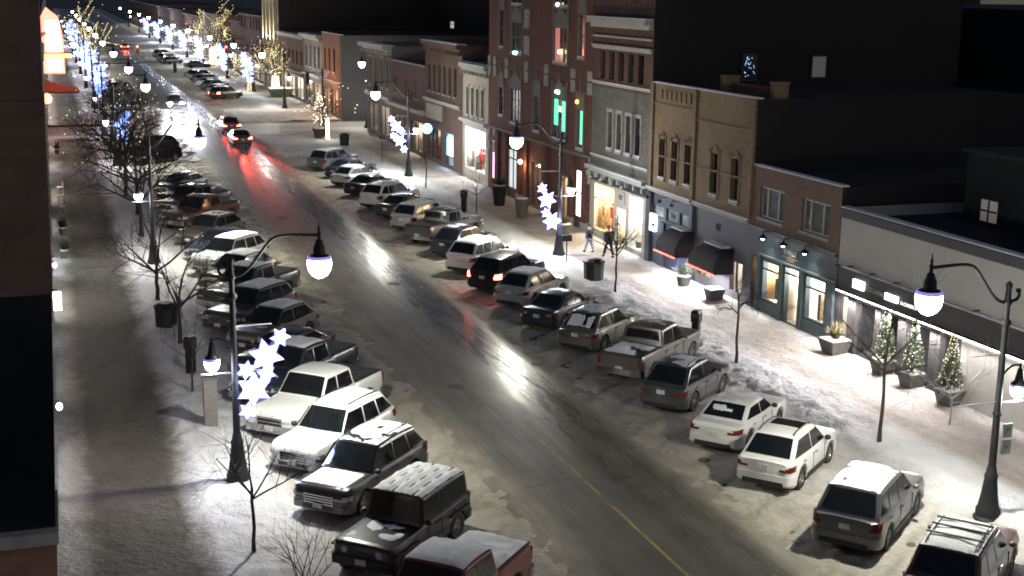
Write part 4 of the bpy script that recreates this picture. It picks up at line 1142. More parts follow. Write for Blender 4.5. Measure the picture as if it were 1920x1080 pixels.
# --- brown brick shop with the teal front
BROWN = m_brick('brown_brick', (.20,.115,.085), (.16,.09,.07), (.20,.17,.15), soot=.2)
TEAL = m_plain('teal_grey_shopfront_paint', (.058,.082,.092), .55, 0, .14, 2)
B = Bld('brown_brick_shop', 'two-storey brown brick shop with a teal grey front and three white sconces', 48.4, 56.0, 7.0, BROWN, depth=15, side=SHADEW)
B.zones.append((48.4, 56.0, -.1, 4.1, TEAL))
for y0, y1 in ((53.1,55.3),(49.25,51.5)):
    w = B.window(y0, y1, 4.65, 6.1, FRAMEW, m_plain('curtained_pane', (.10,.115,.105), .2, 0, .3, 2), True, (1,1), .09, .16, snow=False)
    for f in (.27, .73): B.part('mullion', FRAMEW, -.16, -.08, lerp(y0,y1,f)-.05, lerp(y0,y1,f)+.05, 4.74, 6.01, w)
B.part('fascia_moulding', TEAL, .0, .14, 48.45, 55.95, 3.98, 4.10); B.part('fascia_snow', CARSNOW, .01, .13, 48.5, 55.9, 4.103, 4.13)
B.part('fascia_moulding', m_plain('pale_teal_trim', (.2,.26,.26), .5), .0, .10, 48.45, 55.0, 2.86, 2.94)
SCON = m_emit('sconce_lamp', (.93,.97,1), 30)
for yy in (54.0, 52.15, 50.3):
    w = MB().tube(bez([(B.X(.0),yy,4.0),(B.X(.25),yy,4.25),(B.X(.5),yy,4.2),(B.X(.5),yy,4.0)],6), .025, 6); w = w.build('sconce', IRON, B.root)
    MB().lathe([(.05,4.02),(.10,3.96),(.20,3.86),(.21,3.84)], 12, B.X(.5), yy).build('shade', IRON, w, smooth=40)
    MB().ball((B.X(.5),yy,3.84), .09, 8, 6).build('bulb', SCON, w, smooth=True)
    lamp('sconce_light', 'SPOT', (B.X(.42), yy, 3.80), 110, (.9,.97,1), .1, B.root, rot=(0, R(24), 0), spot_size=R(150), spot_blend=.6)
text('ENTICE', 'sign_lettering', .34, m_plain('cream_letters', (.72,.68,.58), .5), B.root, B.textm(52.25, 3.42, .03))
g = MB(); B.box(g, .0, .05, 51.55, 52.95, 3.16, 3.2); B.box(g, .0, .05, 51.9, 52.6, 3.04, 3.1); g.build('sign_underline', m_plain('copper_rule', (.35,.2,.12), .5), B.root)
B.shop(53.2, 54.75, .75, 2.7, (1,.97,.92), 160, TEAL, (1,1), 2.4, strength=5, transom=2.25, seed=12)
B.shop(49.2, 50.9, .75, 2.75, (1,.95,.87), 170, TEAL, (1,1), 2.4, strength=5, transom=2.2, seed=15)
B.shop(51.35, 52.75, .1, 2.8, (1,.94,.84), 300, TEAL, (1,1), 1.6, fit=False, strength=6, transom=2.45, name='entrance')
DOORB = m_plain('red_brown_door', (.20,.085,.045), .5, 0, .2, 5)
d = B.part('door', DOORB, -.9, -.84, 51.45, 52.05, .12, 2.35); B.part('door_glass', SHOPGLASS, -.838, -.83, 51.55, 51.95, .9, 2.2, d); B.part('handle', CHROME, -.83, -.78, 51.98, 52.01, 1.0, 1.25, d)
B.part('display_case', m_plain('cream_joinery', (.6,.56,.48), .6), -.9, -.8, 52.1, 52.7, .5, 2.35)
B.part('stall_riser', TEAL, .0, .08, 53.0, 54.95, .0, .68); B.part('stall_riser', TEAL, .0, .08, 48.95, 51.15, .0, .68)
for y0, y1 in ((48.45,48.95),(51.0,51.3),(52.8,53.05),(54.9,55.15)): B.part('pilaster', TEAL, .0, .12, y0, y1, -.1, 2.858)
B.shop(55.2, 55.85, .2, 2.75, (1,.62,.28), 40, FRAMED, (1,1), 1.0, m_plain('orange_lit_board', (.6,.33,.14), .8), fit=False, strength=2.0, name='side_door_window')
B.finish()

# --- yellow brick block with two bays
YELLOW = m_brick('yellow_brick', (.30,.215,.12), (.24,.165,.09), (.23,.185,.13), soot=.4)
SLATEP = m_plain('slate_blue_shopfront_paint', (.062,.072,.098), .55, 0, .12, 2)
GREYP = m_plain('grey_shopfront_paint', (.095,.095,.112), .6, 0, .12, 2)
NAVYP = m_plain('navy_paint_boards', (.022,.032,.075), .5, 0, .2, 3)
Cb = Bld('yellow_brick_block', 'two-bay yellow brick block with five tall arched windows above slate shopfronts', 56.0, 67.75, 10.1, YELLOW, depth=20, side=SHADEW)
Cb.zones.append((62.1, 67.75, -.1, 4.3, SLATEP)); Cb.zones.append((56.0, 62.1, -.1, 4.3, GREYP))
for yc in (66.2, 64.65, 63.05): Cb.window(yc-.36, yc+.36, 5.0, 7.15, FRAMED, DGLASS, True, (1,2), .06, .28, hood=.42, surround=YELLOW)
for yc in (60.05, 57.85): Cb.window(yc-.40, yc+.40, 4.95, 7.1, FRAMED, m_plain('grey_blind_pane', (.07,.085,.095), .2, 0, .6, .7), True, (1,2), .06, .28, hood=.42, surround=YELLOW)
YB2 = m_brick('yellow_brick_trim', (.30,.21,.11), (.25,.17,.085), (.22,.18,.12), soot=.3)
Cb.part('string_course', YB2, .0, .06, 56.05, 62.2, 8.5, 8.62); Cb.part('string_course', YB2, .0, .06, 62.6, 67.7, 8.95, 9.07)
Cb.part('string_course', YB2, .0, .05, 56.05, 67.7, 6.15, 6.24)
for yc in (62.35, 67.55, 56.25): Cb.part('pier', YELLOW, .0, .13, yc-.18, yc+.18, 4.3, 10.08)
for y0, y1 in ((61.45,62.2),(56.55,57.1)):
    c = Cb.part('chimney', YELLOW, -1.2, -2.0, y0+.1, y1-.1, 9.6, 10.75); Cb.part('chimney_cap', YB2, -1.16, -2.04, y0+.06, y1-.06, 10.752, 10.84, c)
Cb.part('rear_parapet', m_brick('red_brick_parapet', (.17,.07,.055), (.13,.055,.045), (.16,.12,.1)), -1.5, -1.9, 57.2, 61.4, 9.6, 10.5)
g = MB()
for y0 in span(62.9, 67.0, .55)[:-1]: Cb.box(g, .0, .07, y0, y0+.26, 9.3, 9.8)
g.build('corbel_table', YB2, Cb.root)
Cb.cornice(62.2, 67.7, 4.12, .22, .28, m_plain('pale_cornice_paint', (.38,.37,.34), .6), True)
Cb.cornice(56.1, 62.0, 4.12, .20, .22, m_plain('grey_cornice_paint', (.24,.235,.23), .6), True)
for yy in (66.9, 65.3, 63.8):
    w = MB().tube([(Cb.X(.0),yy,4.05),(Cb.X(.45),yy,4.1),(Cb.X(.5),yy,3.95)], .02, 5).lathe([(.03,3.97),(.11,3.86),(.12,3.80)], 8, Cb.X(.5), yy).build('gooseneck_lamp', IRON, Cb.root)
TRANS = m_plain('frosted_transom_glass', (.26,.31,.28), .25, 0, .25, 2)
for i, (y0, y1) in enumerate(((65.75,67.2),(64.0,65.45),(62.6,63.75))):
    w = Cb.window(y0, y1, 2.75, 3.45, SLATEP, TRANS, False, (1,1), .06, .12, name='transom_window')
    if i == 1: text('Bell', 'sign_lettering', .42, m_plain('navy_letters', (.03,.05,.16), .5), w, Cb.textm(64.72, 3.1, -.085), .006)
Cb.part('door', NAVYP, .0, .05, 63.9, 65.3, .0, 2.6); Cb.part('door_panel', NAVYP, .0, .05, 62.5, 63.6, .0, 2.6); Cb.part('pilaster', SLATEP, .0, .14, 65.45, 66.1, -.1, 2.6)
Cb.part('pilaster', m_plain('dark_slate_pilaster', (.05,.055,.075), .5), .0, .22, 67.15, 67.7, -.1, 4.1); Cb.part('pilaster', GREYP, .0, .20, 61.95, 62.35, -.1, 4.1)
sgn = thing('hanging_sign', 'small white lit sign with a blue cut-out beside the navy door', 'sign', (0,0,0))
Cb.box(MB(), .15, .30, 66.25, 66.95, 2.0, 2.95).build('panel', m_emit('white_sign_face', (.92,.96,1), 4), sgn)
Cb.box(MB(), .302, .31, 66.25, 66.62, 2.28, 2.45).build('notch', m_plain('blue_sign_ink', (.02,.03,.2), .5), sgn); Cb.box(MB(), .302, .31, 66.5, 66.68, 2.5, 2.75).build('notch', m_plain('blue_sign_ink', (.02,.03,.2), .5), sgn)
Cb.box(MB(), .0, .16, 66.55, 66.62, 2.9, 2.97).build('bracket', IRON, sgn)
text('01', 'house_number', .52, m_plain('black_numerals', (.015,.015,.015), .5), Cb.root, Cb.textm(59.3, 3.42, .03))
AWN = m_plain('black_awning_canvas', (.015,.013,.014), .8, 0, .25, 6)
REDL = m_emit('red_string_light', (1,.10,.06), 10)
for i, (y0, y1, lab) in enumerate(((61.6, 64.1, 'black domed awning edged in red lights, beside the navy door'), (57.2, 60.2, 'black domed awning edged in red lights, next to the teal shop'))):
    r = thing('shop_awning', lab, 'awning', (0,0,0), 0, 'black domed awnings')
    zt, zb, out = 2.75-.1*i, 1.62, 1.25
    rows = []
    for k in range(7):
        a = math.pi/2*k/6; rows.append((out*math.sin(a), zb+(zt-zb)*math.cos(a)))
    prof = [(Cb.X(0),z) for z in (zb,)] 
    g = MB(); ins = lambda k: .55*(1-math.sin(math.pi/2*k/6))
    for k, (p, z) in enumerate(rows):
        g.v += [(Cb.X(.02+p*.15 if j in (0,5) else .02+p), lerp(y0+ins(k)*.7, y1-ins(k)*.7, (0,.04,.33,.67,.96,1)[j]), z) for j in range(6)]
    for k in range(6):
        for j in range(5): g.f.append((k*6+j,k*6+j+1,(k+1)*6+j+1,(k+1)*6+j)); g.m.append(0)
    n0 = len(g.v); g.v += [(Cb.X(.02+rows[-1][0]*(.15 if j in (0,5) else 1)), lerp(y0,y1,(0,.04,.33,.67,.96,1)[j]), zb-.18) for j in range(6)]
    for j in range(5): g.f.append((36+j,36+j+1,n0+j+1,n0+j)); g.m.append(0)
    g.build('canvas', AWN, r, smooth=40)
    Cb.box(MB(), .1, .62, y0+.55, y1-.55, zt-.02, zt+.06).build('snow_cap', CARSNOW, r)
    b = MB()
    for k in range(26): b.octa((Cb.X(.05+out), lerp(y0,y1,k/25), zb-.16+.02*math.sin(k*2)), .035)
    tag(b.build('string_light', REDL, r), kind='stuff')
    lamp('awning_fill', 'AREA', (Cb.X(.75), (y0+y1)/2, zb-.08), 520 if i else 330, (1,.95,.95), (.2,1.8), None, rot=(0,R(28),0))  # added lamp without a fitting; throws the window light's pool on the pavement
Cb.shop(59.9, 61.6, .55, 2.2, (1,.8,.65), 22, GREYP, (2,1), 2.0, strength=1.8, seed=32)
Cb.shop(56.6, 58.0, .45, 2.1, (1,.88,.8), 26, GREYP, (2,1), 2.0, strength=2.0, seed=33)
Cb.finish()

# --- grey stone and red brick shop with the warm display windows
REDB = m_brick('red_brick', (.135,.052,.04), (.10,.04,.032), (.11,.085,.075), soot=.3)
GREYS = m_brick('grey_stone_courses', (.17,.16,.145), (.135,.128,.115), (.11,.10,.095), soot=.35)
for n_ in GREYS.node_tree.nodes:
    if n_.type == 'TEX_BRICK': n_.inputs['Brick Width'].default_value = .9; n_.inputs['Row Height'].default_value = .3; n_.inputs['Mortar Size'].default_value = .012
PALEC = m_plain('pale_cornice', (.45,.43,.38), .65, 0, .15, 3)
D = Bld('grey_stone_shop', 'grey stone building with red brick top, white cornices and a warm lit shop window', 67.8, 76.5, 15.6, REDB, depth=20, side=SHADEW)
D.zones.append((67.8, 76.5, 4.2, 9.35, GREYS)); D.zones.append((67.8, 76.5, -.1, 4.2, m_plain('cream_shopfront_paint', (.45,.42,.36), .55)))
for i, yc in enumerate((73.55, 72.2, 70.85, 69.5)): 
    D.window(yc-.36, yc+.36, 5.75, 7.95, FRAMED, DGLASS, True, (1,2), .06, .25, surround=STONE, sw=.12, blind=(.58,.52,.5,.45)[i])
for yc in (75.0, 73.6, 72.2, 70.8, 69.4): D.window(yc-.38, yc+.38, 9.85, 11.5, FRAMED, DGLASS, False, (1,2), .06, .25)
D.cornice(67.9, 76.4, 12.9, .55, .55, PALEC); D.cornice(67.9, 76.4, 12.3, .12, .12, PALEC, False, 'string_course'); D.cornice(67.9, 76.4, 11.62, .26, .18, PALEC, False, 'string_course'); D.cornice(67.9, 76.4, 9.5, .12, .12, PALEC, True, 'string_course'); D.cornice(67.9, 76.4, 5.05, .12, .12, STONE, True, 'string_course')
D.cornice(67.9, 76.4, 4.15, .34, .45, m_plain('pale_green_cornice', (.40,.42,.37), .6), True, brackets=8)
D.part('fascia', m_plain('purple_black_fascia', (.03,.024,.036), .5), .0, .12, 68.0, 76.3, 3.62, 4.12)
for yy in (75.2, 73.6, 72.0, 70.4): MB().tube([(D.X(.1),yy,4.1),(D.X(.5),yy,4.12),(D.X(.55),yy,3.98)], .02, 5).lathe([(.03,4.0),(.11,3.9),(.12,3.84)], 8, D.X(.55), yy).build('gooseneck_lamp', m_plain('pale_lamp_shade', (.5,.5,.46), .5), D.root)
CREAMF = m_plain('cream_window_frame', (.55,.53,.47), .5)
D.shop(72.6, 75.8, .55, 3.5, (1,.80,.52), 420, CREAMF, (1,1), 2.6, m_plain('amber_interior', (.62,.42,.24), .8), strength=2.2, transom=2.55, seed=41)
D.shop(68.5, 70.5, .35, 3.5, (.98,.96,.95), 330, CREAMF, (1,1), 2.6, strength=2.2, transom=2.55, seed=42)
D.shop(70.85, 72.25, .1, 2.5, (1,.85,.72), 330, CREAMF, (1,1), 1.2, strength=2.6, seed=43, name='entrance')
w = D.part('number_board', m_plain('number_board_grey', (.42,.42,.40), .5), .0, .05, 71.0, 72.2, 2.75, 3.45); text('187', 'house_number', .42, m_plain('black_numerals_board', (.02,.02,.02), .5), w, D.textm(71.6, 3.1, .06), .008)
cf = conifer(30.9, 70.9, .15, 2.1, .42, 'slim lit conifer beside the number 187 entrance', 91, 26)
D.finish()

for (x, z, w_, h_, m_) in ((37.3,10.2,.8,1.35,m_plain('night_blue_pane',(.015,.02,.03),.15)),(41.8,10.3,.85,1.15,m_emit('faint_amber_pane',(.6,.55,.35),.008))):
    f = MB().box(x-w_/2-.08,67.70,z-.08,x+w_/2+.08,67.802,z+h_+.08).build('side_window', FRAMED, D.root)
    MB().box(x-w_/2,67.68,z,x+w_/2,67.698,z+h_).build('pane', m_, f)
    if x < 40:
        b = MB(); rnd = random.Random(8)
        for i in range(26): b.octa((x+rnd.uniform(-.32,.32), 67.66, z+.1+rnd.uniform(0,1.15)), .035)
        tag(b.build('string_light', m_emit('faint_blue_string', (.25,.55,1), 1.8), f), kind='stuff')
# --- tall red brick building with stone trim
TALLB = m_brick('dark_red_brick', (.165,.05,.036), (.125,.04,.03), (.11,.07,.058), soot=.25)
Eb = Bld('tall_brick_building', 'tall dark red brick building with pale stone quoins and green lit windows', 76.55, 97.2, 24.0, TALLB, depth=26, z0=-.1, side=SHADEW)
STG = m_plain('weathered_gothic_stone', (.185,.16,.148), .85, 0, .25, 3)
def gothic(y0, y1, z0, z1, pane, bars, crown=1.2):
    w = Eb.window(y0, y1, z0, z1, STG, pane, True, bars, .10, .10, surround=STG, sw=.18)
    yc = (y0+y1)/2; wd = (y1-y0)/2+.1
    pts = [(yc-wd,z1+.22),(yc-wd*.75,z1+.22+crown*.45),(yc-.08,z1+.22+crown*.8),(yc,z1+.22+crown*1.3),(yc+.08,z1+.22+crown*.8),(yc+wd*.75,z1+.22+crown*.45),(yc+wd,z1+.22)]
    MB().prism(pts, lambda p: (Eb.X(-.01),p[0],p[1]), lambda p: (Eb.X(.07),p[0],p[1])).build('gable', STG, w)
    for sgn_ in (-1,1):
        Eb.box(MB(), .0, .10, yc+sgn_*wd-.09, yc+sgn_*wd+.09, z1+.22, z1+.22+crown*.75).build('pinnacle', STG, w)
    return w
GREENW = m_emit('green_lit_pane', (.02,.9,.42), 1.6); REDW = m_emit('red_lit_pane', (.75,.05,.03), .55); PALEW = m_plain('pale_curtain_pane', (.16,.155,.14), .3, 0, .7, 1.6)
WARMW = m_emit('cream_lit_pane', (1,.85,.55), .9)
gothic(93.7, 94.6, 5.9, 8.0, DGLASS, (1,2)); gothic(89.8, 91.9, 5.6, 8.1, PALEW, (3,3)); gothic(85.9, 87.0, 5.5, 7.9, DGLASS, (2,2)); w = gothic(80.9, 83.3, 5.4, 8.1, DGLASS, (3,2)); w2 = gothic(77.9, 78.9, 5.2, 7.7, DGLASS, (2,1))
for y0, y1, z0, z1, pr, mm in ((82.45,83.15,6.3,8.0,w,GREENW),(81.05,81.7,6.0,7.95,w,GREENW),(81.75,82.4,7.2,7.6,w,WARMW),(77.98,78.5,5.5,7.6,w2,GREENW)): Eb.part('lit_pane', mm, -.05, -.03, y0, y1, z0, z1, pr)
w = Eb.root
gw = [gothic(93.7, 94.6, 10.9, 13.6, DGLASS, (1,2)), gothic(89.8, 91.9, 10.6, 12.8, DGLASS, (3,2)), gothic(80.9, 83.3, 10.4, 12.7, DGLASS, (3,2)), gothic(77.9, 78.9, 10.9, 13.6, DGLASS, (1,2)), gothic(89.8,91.9,14.0,17,DGLASS,(3,2)), gothic(80.9,83.3,14.0,17,DGLASS,(3,2))]
Eb.part('lit_pane', REDW, -.05, -.03, 82.4, 83.2, 10.5, 12.6, gw[2]); Eb.part('lit_pane', REDW, -.05, -.03, 81.75, 82.3, 10.5, 11.3, gw[2])
for (y, z, c, pr, nm) in ((91.0,10.62,(.5,1,.9),gw[1],'teal'),(90.6,10.62,(.5,1,.9),gw[1],'teal'),(82.0,11.1,(.9,1,.4),gw[2],'yellow'),(82.4,8.5,(.5,1,.95),None,'cyan'),(82.05,8.5,(.5,1,.95),None,'cyan'),(78.7,8.15,(1,.4,.05),None,'orange'),(82.5,14.1,(.9,1,.7),gw[5],'pale')):
    MB().ball((Eb.X(.12), y, z), .13, 8, 6).build('window_bulb', m_emit(nm+'_bulb', c, 7), pr or Eb.root)
for yc in (96.9, 95.6, 92.9, 88.6, 84.6, 79.7, 76.85):
    for i, z in enumerate((8.7, 9.55, 3.2, 4.3)) : Eb.part('quoin_stone', STONE, .0, .09, yc-.32, yc+.32, z, z+(.75 if i < 1 else .6))
for z in (10.6, 12.4): 
    for yc in (88.6,): Eb.part('quoin_stone', STONE, .0, .09, yc-.5, yc+.5, z, z+1.3)
PINK = m_emit('pink_lit_panel', (1,.62,.95), 2.2); WPAN = m_emit('white_lit_panel', (1,.94,1), 2.6)
w = Eb.shop(95.2, 96.2, .9, 3.9, (1,.75,.95), 80, FRAMED, (1,1), 1.6, strength=3, fit=False, transom=3.1)
Eb.part('light_panel', PINK, -.04, -.02, 95.28, 96.12, 1.0, 2.95, w); Eb.part('light_panel', m_emit('pale_lit_panel',(1,.95,.9),1.6), -.04, -.02, 95.28, 96.12, 3.15, 3.85, w)
Eb.shop(90.3, 92.4, .8, 3.7, (.9,.97,1), 110, STG, (2,1), 2.4, strength=2.6, transom=3.0, seed=51, pane=m_emit('frosted_lit_pane',(.85,.95,1),.8))
w = Eb.shop(77.8, 78.9, .8, 3.9, (1,.95,1), 90, FRAMED, (1,1), 1.6, strength=2, fit=False, transom=2.4)
Eb.part('light_panel', WPAN, -.04, -.02, 77.88, 78.82, .9, 3.8, w)
Eb.shop(80.2, 82.0, .2, 3.2, (1,.7,.4), 45, STG, (2,1), 2.0, strength=.8, seed=52)
Eb.shop(85.0, 87.6, .2, 3.4, (1,.7,.42), 26, STG, (2,1), 2.4, m_plain('wood_panelled_porch', (.22,.11,.06), .6), strength=.4, seed=53, name='entrance')
for y in (95.6-.9, 92.9, 89.6, 88.2, 84.4, 79.5, 77.1): Eb.part('pier', TALLB, .0, .22, y-.34, y+.34, -.1, 4.75)
for y in (95.6-.9, 92.9, 89.6, 88.2, 84.4, 79.5, 77.1): Eb.part('pier_base', STONE, .0, .26, y-.38, y+.38, -.1, .7)
OR = m_emit('amber_wall_lamp', (1,.55,.25), 22)
w = MB().box(Eb.X(.22), 88.15, 3.3, Eb.X(.5), 88.21, 3.36).build('wall_lamp', IRON, Eb.root); MB().ball((Eb.X(.55),88.18,3.2), .16, 8, 6).build('globe', OR, w, smooth=True)
lamp('wall_lamp_light', 'POINT', (Eb.X(.6), 88.0, 2.9), 60, (1,.55,.28), .15, Eb.root)
Eb.part('string_course', STG, .0, .12, 76.6, 97.15, 4.76, 4.95)
Eb.finish()

# --- narrow cream building with the brilliant window
CREAM = m_plain('cream_stucco', (.50,.46,.38), .8, 0, .15, 1.5, bump=.15)
Fb = Bld('cream_narrow_shop', 'narrow cream building with four slim windows and a brilliant white display window', 97.25, 104.1, 9.3, CREAM, depth=16)
for yc in (102.6, 101.3, 100.0, 98.7): Fb.window(yc-.3, yc+.3, 5.15, 7.4, FRAMEW, DGLASS, True, (1,2), .06, .2, surround=CREAM, sw=.1)
Fb.cornice(97.3, 104.0, 8.7, .5, .4, PALEC, True, brackets=7); Fb.cornice(97.3, 104.0, 4.55, .3, .4, m_plain('grey_white_fascia', (.5,.5,.5), .6), True)
Fb.shop(97.8, 103.3, .9, 4.3, (.97,.97,1), 620, WHITEP, (2,1), 2.6, m_plain('white_interior', (.8,.78,.74), .7), strength=3.0, seed=61)
r = MB(); xx = Fb.X(-.4)
r.lathe([(.05,1.0),(.13,1.1),(.15,1.7),(.22,1.75),(.24,2.3),(.08,2.45),(.11,2.6),(.05,2.75)], 10, xx, 100.2); r.build('mannequin', m_plain('red_dressed_mannequin', (.4,.04,.03), .7), Fb.root)
Fb.finish()
# --- brown brick with the blue door
G_B = m_brick('dull_brown_brick', (.165,.095,.075), (.13,.075,.06), (.15,.12,.1), soot=.35)
Gb = Bld('brown_brick_building', 'brown brick building with a blue glowing arched door and a pale sign band', 104.15, 115.5, 10.6, G_B, depth=20)
for yc in (114.2, 112.6, 111.0, 109.4, 107.8, 106.2): Gb.window(yc-.36, yc+.36, 6.3, 8.6, FRAMED, DGLASS, True, (1,2), .06, .2, snow=False)
Gb.cornice(104.2, 115.4, 10.0, .6, .5, G_B, True, brackets=10); Gb.cornice(104.2, 115.4, 5.35, .25, .3, PALEC, True)
Gb.part('sign_panel', m_plain('pale_sign_panel', (.36,.33,.27), .6), .0, .10, 110.0, 115.0, 3.9, 5.2)
BLUE = m_emit('blue_lit_panel', (.12,.45,1.0), 2.6); BLUEP = m_emit('pale_blue_lit_panel', (.6,.8,1.0), 3.0)
w = Gb.shop(106.6, 108.9, .4, 3.2, (.3,.6,1), 150, FRAMED, (1,1), 1.2, fit=False, strength=1.5)
pts = [(106.7,1.2),(108.8,1.2),(108.8,2.5)] + [(107.75+1.05*math.cos(a), 2.5+.6*math.sin(a)) for a in (.5,1.0,1.57,2.1,2.6)] + [(106.7,2.5)]
MB().prism(pts, lambda p: (Gb.X(-.04),p[0],p[1]), lambda p: (Gb.X(-.02),p[0],p[1])).build('light_panel', BLUE, w)
Gb.part('light_panel', BLUEP, -.019, -.005, 106.9, 108.0, 1.25, 2.7, w); Gb.part('door_rail', FRAMED, -.004, .02, 106.7, 108.8, 1.15, 1.24, w)
Gb.shop(110.5, 114.6, .5, 3.2, (1,.8,.6), 14, FRAMED, (3,1), 2, m_plain('dark_interior', (.12,.10,.09), .8), strength=.15, seed=71)
sgn = thing('hanging_sign', 'small round blue lit sign hanging in front of brown brick', 'sign', (0,0,0))
MB().lathe([(.45,-.06),(.45,.06)], 14, M=Matrix.Translation((Gb.X(1.2),110.6,3.3)) @ Matrix.Rotation(R(90),4,'X')).build('disc', m_emit('cyan_sign_face', (.15,.65,1), 4), sgn); MB().tube([(Gb.X(0),110.6,3.82),(Gb.X(1.4),110.6,3.82)], .03, 5).build('bracket', IRON, sgn)
Gb.finish()
# --- low brown shop and the corner shop
Hb = Bld('low_brown_shop', 'low brown brick shop with snow along its parapet and a flat canopy', 115.55, 128.0, 8.2, m_brick('brown_brick_low', (.17,.105,.08), (.14,.085,.065), (.14,.11,.1)), depth=18)
for yc in (126.0, 122.0, 118.4): Hb.window(yc-.7, yc+.7, 5.2, 6.7, FRAMEW, DGLASS, True, (2,1), .06, .2, snow=False)
Hb.cornice(115.6, 127.9, 3.9, .35, .7, m_plain('grey_canopy', (.35,.34,.33), .6), True)
Hb.shop(116.5, 119.8, .4, 3.2, (1,.85,.65), 120, FRAMED, (2,1), 2, strength=1.2, seed=81); Hb.shop(121.5, 127.0, .4, 3.2, (1,.85,.65), 25, FRAMED, (3,1), 2, m_plain('dim_interior_low', (.2,.17,.14), .8), strength=.3, seed=82)
Hb.finish()
Ib = Bld('grey_corner_shop', 'grey corner building with a wide snowy bracketed cornice at the side street', 128.05, 139.0, 9.5, m_brick('grey_brick_corner', (.22,.19,.165), (.18,.155,.135), (.17,.15,.13), soot=.3), depth=12)
for yc in (137.2, 134.6, 132.0, 129.6): Ib.window(yc-.42, yc+.42, 5.2, 8.1, FRAMEW, DGLASS, True, (1,2), .07, .2, surround=STONE)
Ib.cornice(128.0, 139.05, 8.9, .6, .9, PALEC, True, brackets=12); Ib.cornice(128.1, 138.9, 4.1, .3, .3, PALEC, True)
Ib.shop(129.0, 133.0, .5, 3.5, (1,.9,.75), 40, FRAMED, (2,1), 2, strength=.5, seed=83); Ib.shop(134.0, 138.2, .5, 3.5, (1,.9,.75), 20, FRAMED, (2,1), 2, m_plain('dim_interior_corner', (.2,.18,.15), .8), strength=.2, seed=84)
Ib.finish()
# ================================================================== beyond the side street, right
ORB = m_brick('orange_brick', (.30,.13,.06), (.24,.105,.05), (.2,.15,.11), soot=.15)
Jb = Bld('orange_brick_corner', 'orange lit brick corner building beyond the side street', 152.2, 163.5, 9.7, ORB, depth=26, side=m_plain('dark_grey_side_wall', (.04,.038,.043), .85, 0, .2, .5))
for yc in (161.5, 158.8, 156.0): Jb.window(yc-.5, yc+.5, 5.2, 8.0, FRAMED, DGLASS, True, (1,2), .07, .2)
Jb.shop(154.0, 158.0, .4, 3.4, (1,.6,.3), 110, FRAMED, (2,1), 2, strength=1.2, seed=85); Jb.shop(159.0, 162.8, .4, 3.4, (1,.6,.3), 60, FRAMED, (2,1), 2, strength=.8, seed=86)
Jb.cornice(152.3, 163.4, 4.0, .3, .4, m_plain('dark_red_fascia', (.12,.05,.04), .6), True)
# side-street shop window with string lights in the wall that faces us
w = MB(); w.box(34.5,152.02,.5,43,152.16,.62).box(34.5,152.02,3.0,43,152.16,3.15)
for xx in (34.5,37.3,40.1,42.9): w.box(xx-.06,152.03,.62,xx+.06,152.15,3.0)
w = w.build('shop_window', FRAMED, Jb.root)
MB().quad((34.5,152.14,.62),(43,152.14,.62),(43,152.14,3),(34.5,152.14,3)).build('pane', m_plain('dim_amber_pane', (.10,.075,.05), .2, 0, .6, 1.2), w)
rnd = random.Random(5); b = MB()
for i in range(90):
    xx = rnd.uniform(34.3,43.2); b.octa((xx, 151.9, 3.25+.25*math.sin(xx*1.7)+rnd.uniform(-.05,.05)) if i < 45 else (xx, 151.95, rnd.uniform(.7,3.0)), .075)
tag(b.build('string_light', FAIRY, Jb.root), kind='stuff')
Jb.part('awning', m_plain('dark_purple_awning', (.04,.03,.05), .7), -3, -11.5, 151.2, 152.1, 3.4, 3.75)
Jb.finish()
lamp('amber_facade_light', 'POINT', (29.6, 156.5, 4.2), 240, (1,.42,.14), .2)
Kb = Bld('pale_corniced_building', 'narrow pale building with a snowy cornice next to the orange brick corner', 163.6, 176.0, 9.2, m_brick('pale_grey_brick', (.26,.24,.21), (.22,.2,.175), (.2,.19,.17)), depth=20)
for yc in (174.0, 171.2, 168.4, 165.6): Kb.window(yc-.5, yc+.5, 5.0, 7.8, FRAMED, DGLASS, True, (1,2), .07, .2)
Kb.cornice(163.7, 175.9, 8.6, .55, .7, PALEC, True); Kb.cornice(163.7, 175.9, 3.9, .3, .4, PALEC, True)
Kb.shop(164.5, 169.5, .4, 3.4, (1,.85,.6), 110, FRAMED, (2,1), 2, strength=1.4, seed=87); Kb.shop(170.5, 175, .4, 3.4, (1,.85,.6), 60, FRAMED, (2,1), 2, strength=.8, seed=88)
Kb.finish()
# uplit stone hall
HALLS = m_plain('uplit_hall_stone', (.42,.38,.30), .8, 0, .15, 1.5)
Lb = Bld('uplit_stone_hall', 'tall pale stone hall with uplit pilasters beyond the wrapped trees', 196.0, 209.5, 24, HALLS, depth=24, side=m_plain('hall_side_stone', (.045,.04,.036), .9, 0, .2, .5))  # hall's side stone: shade away from the uplights put into the colour
for yc in (207.6, 204.2, 200.8, 197.4):
    p = Lb.part('pilaster', HALLS, .0, .5, yc-.55, yc+.55, -.1, 23.5)
    lamp('uplight', 'SPOT', (Lb.X(.95), yc, 6.6), 4200, (1,.82,.5), .15, Lb.root, rot=(R(180), R(4), 0), spot_size=R(55), spot_blend=.6)
    MB().box(Lb.X(.7), yc-.2, 6.2, Lb.X(1.1), yc+.2, 6.5).build('uplight_fitting', IRON, p)
for yc in (205.9, 202.5, 199.1):
    for z in (1.0, 5.0, 10.0, 15): Lb.window(yc-.7, yc+.7, z, z+3, FRAMED, m_emit('hall_pane', (1,.8,.5), .5) if z in (5.0,) else DGLASS, False, (2,2), .08, .2)
Lb.part('ledge', STONE, .0, 1.2, 196.1, 209.4, 5.9, 6.2)
Lb.finish()
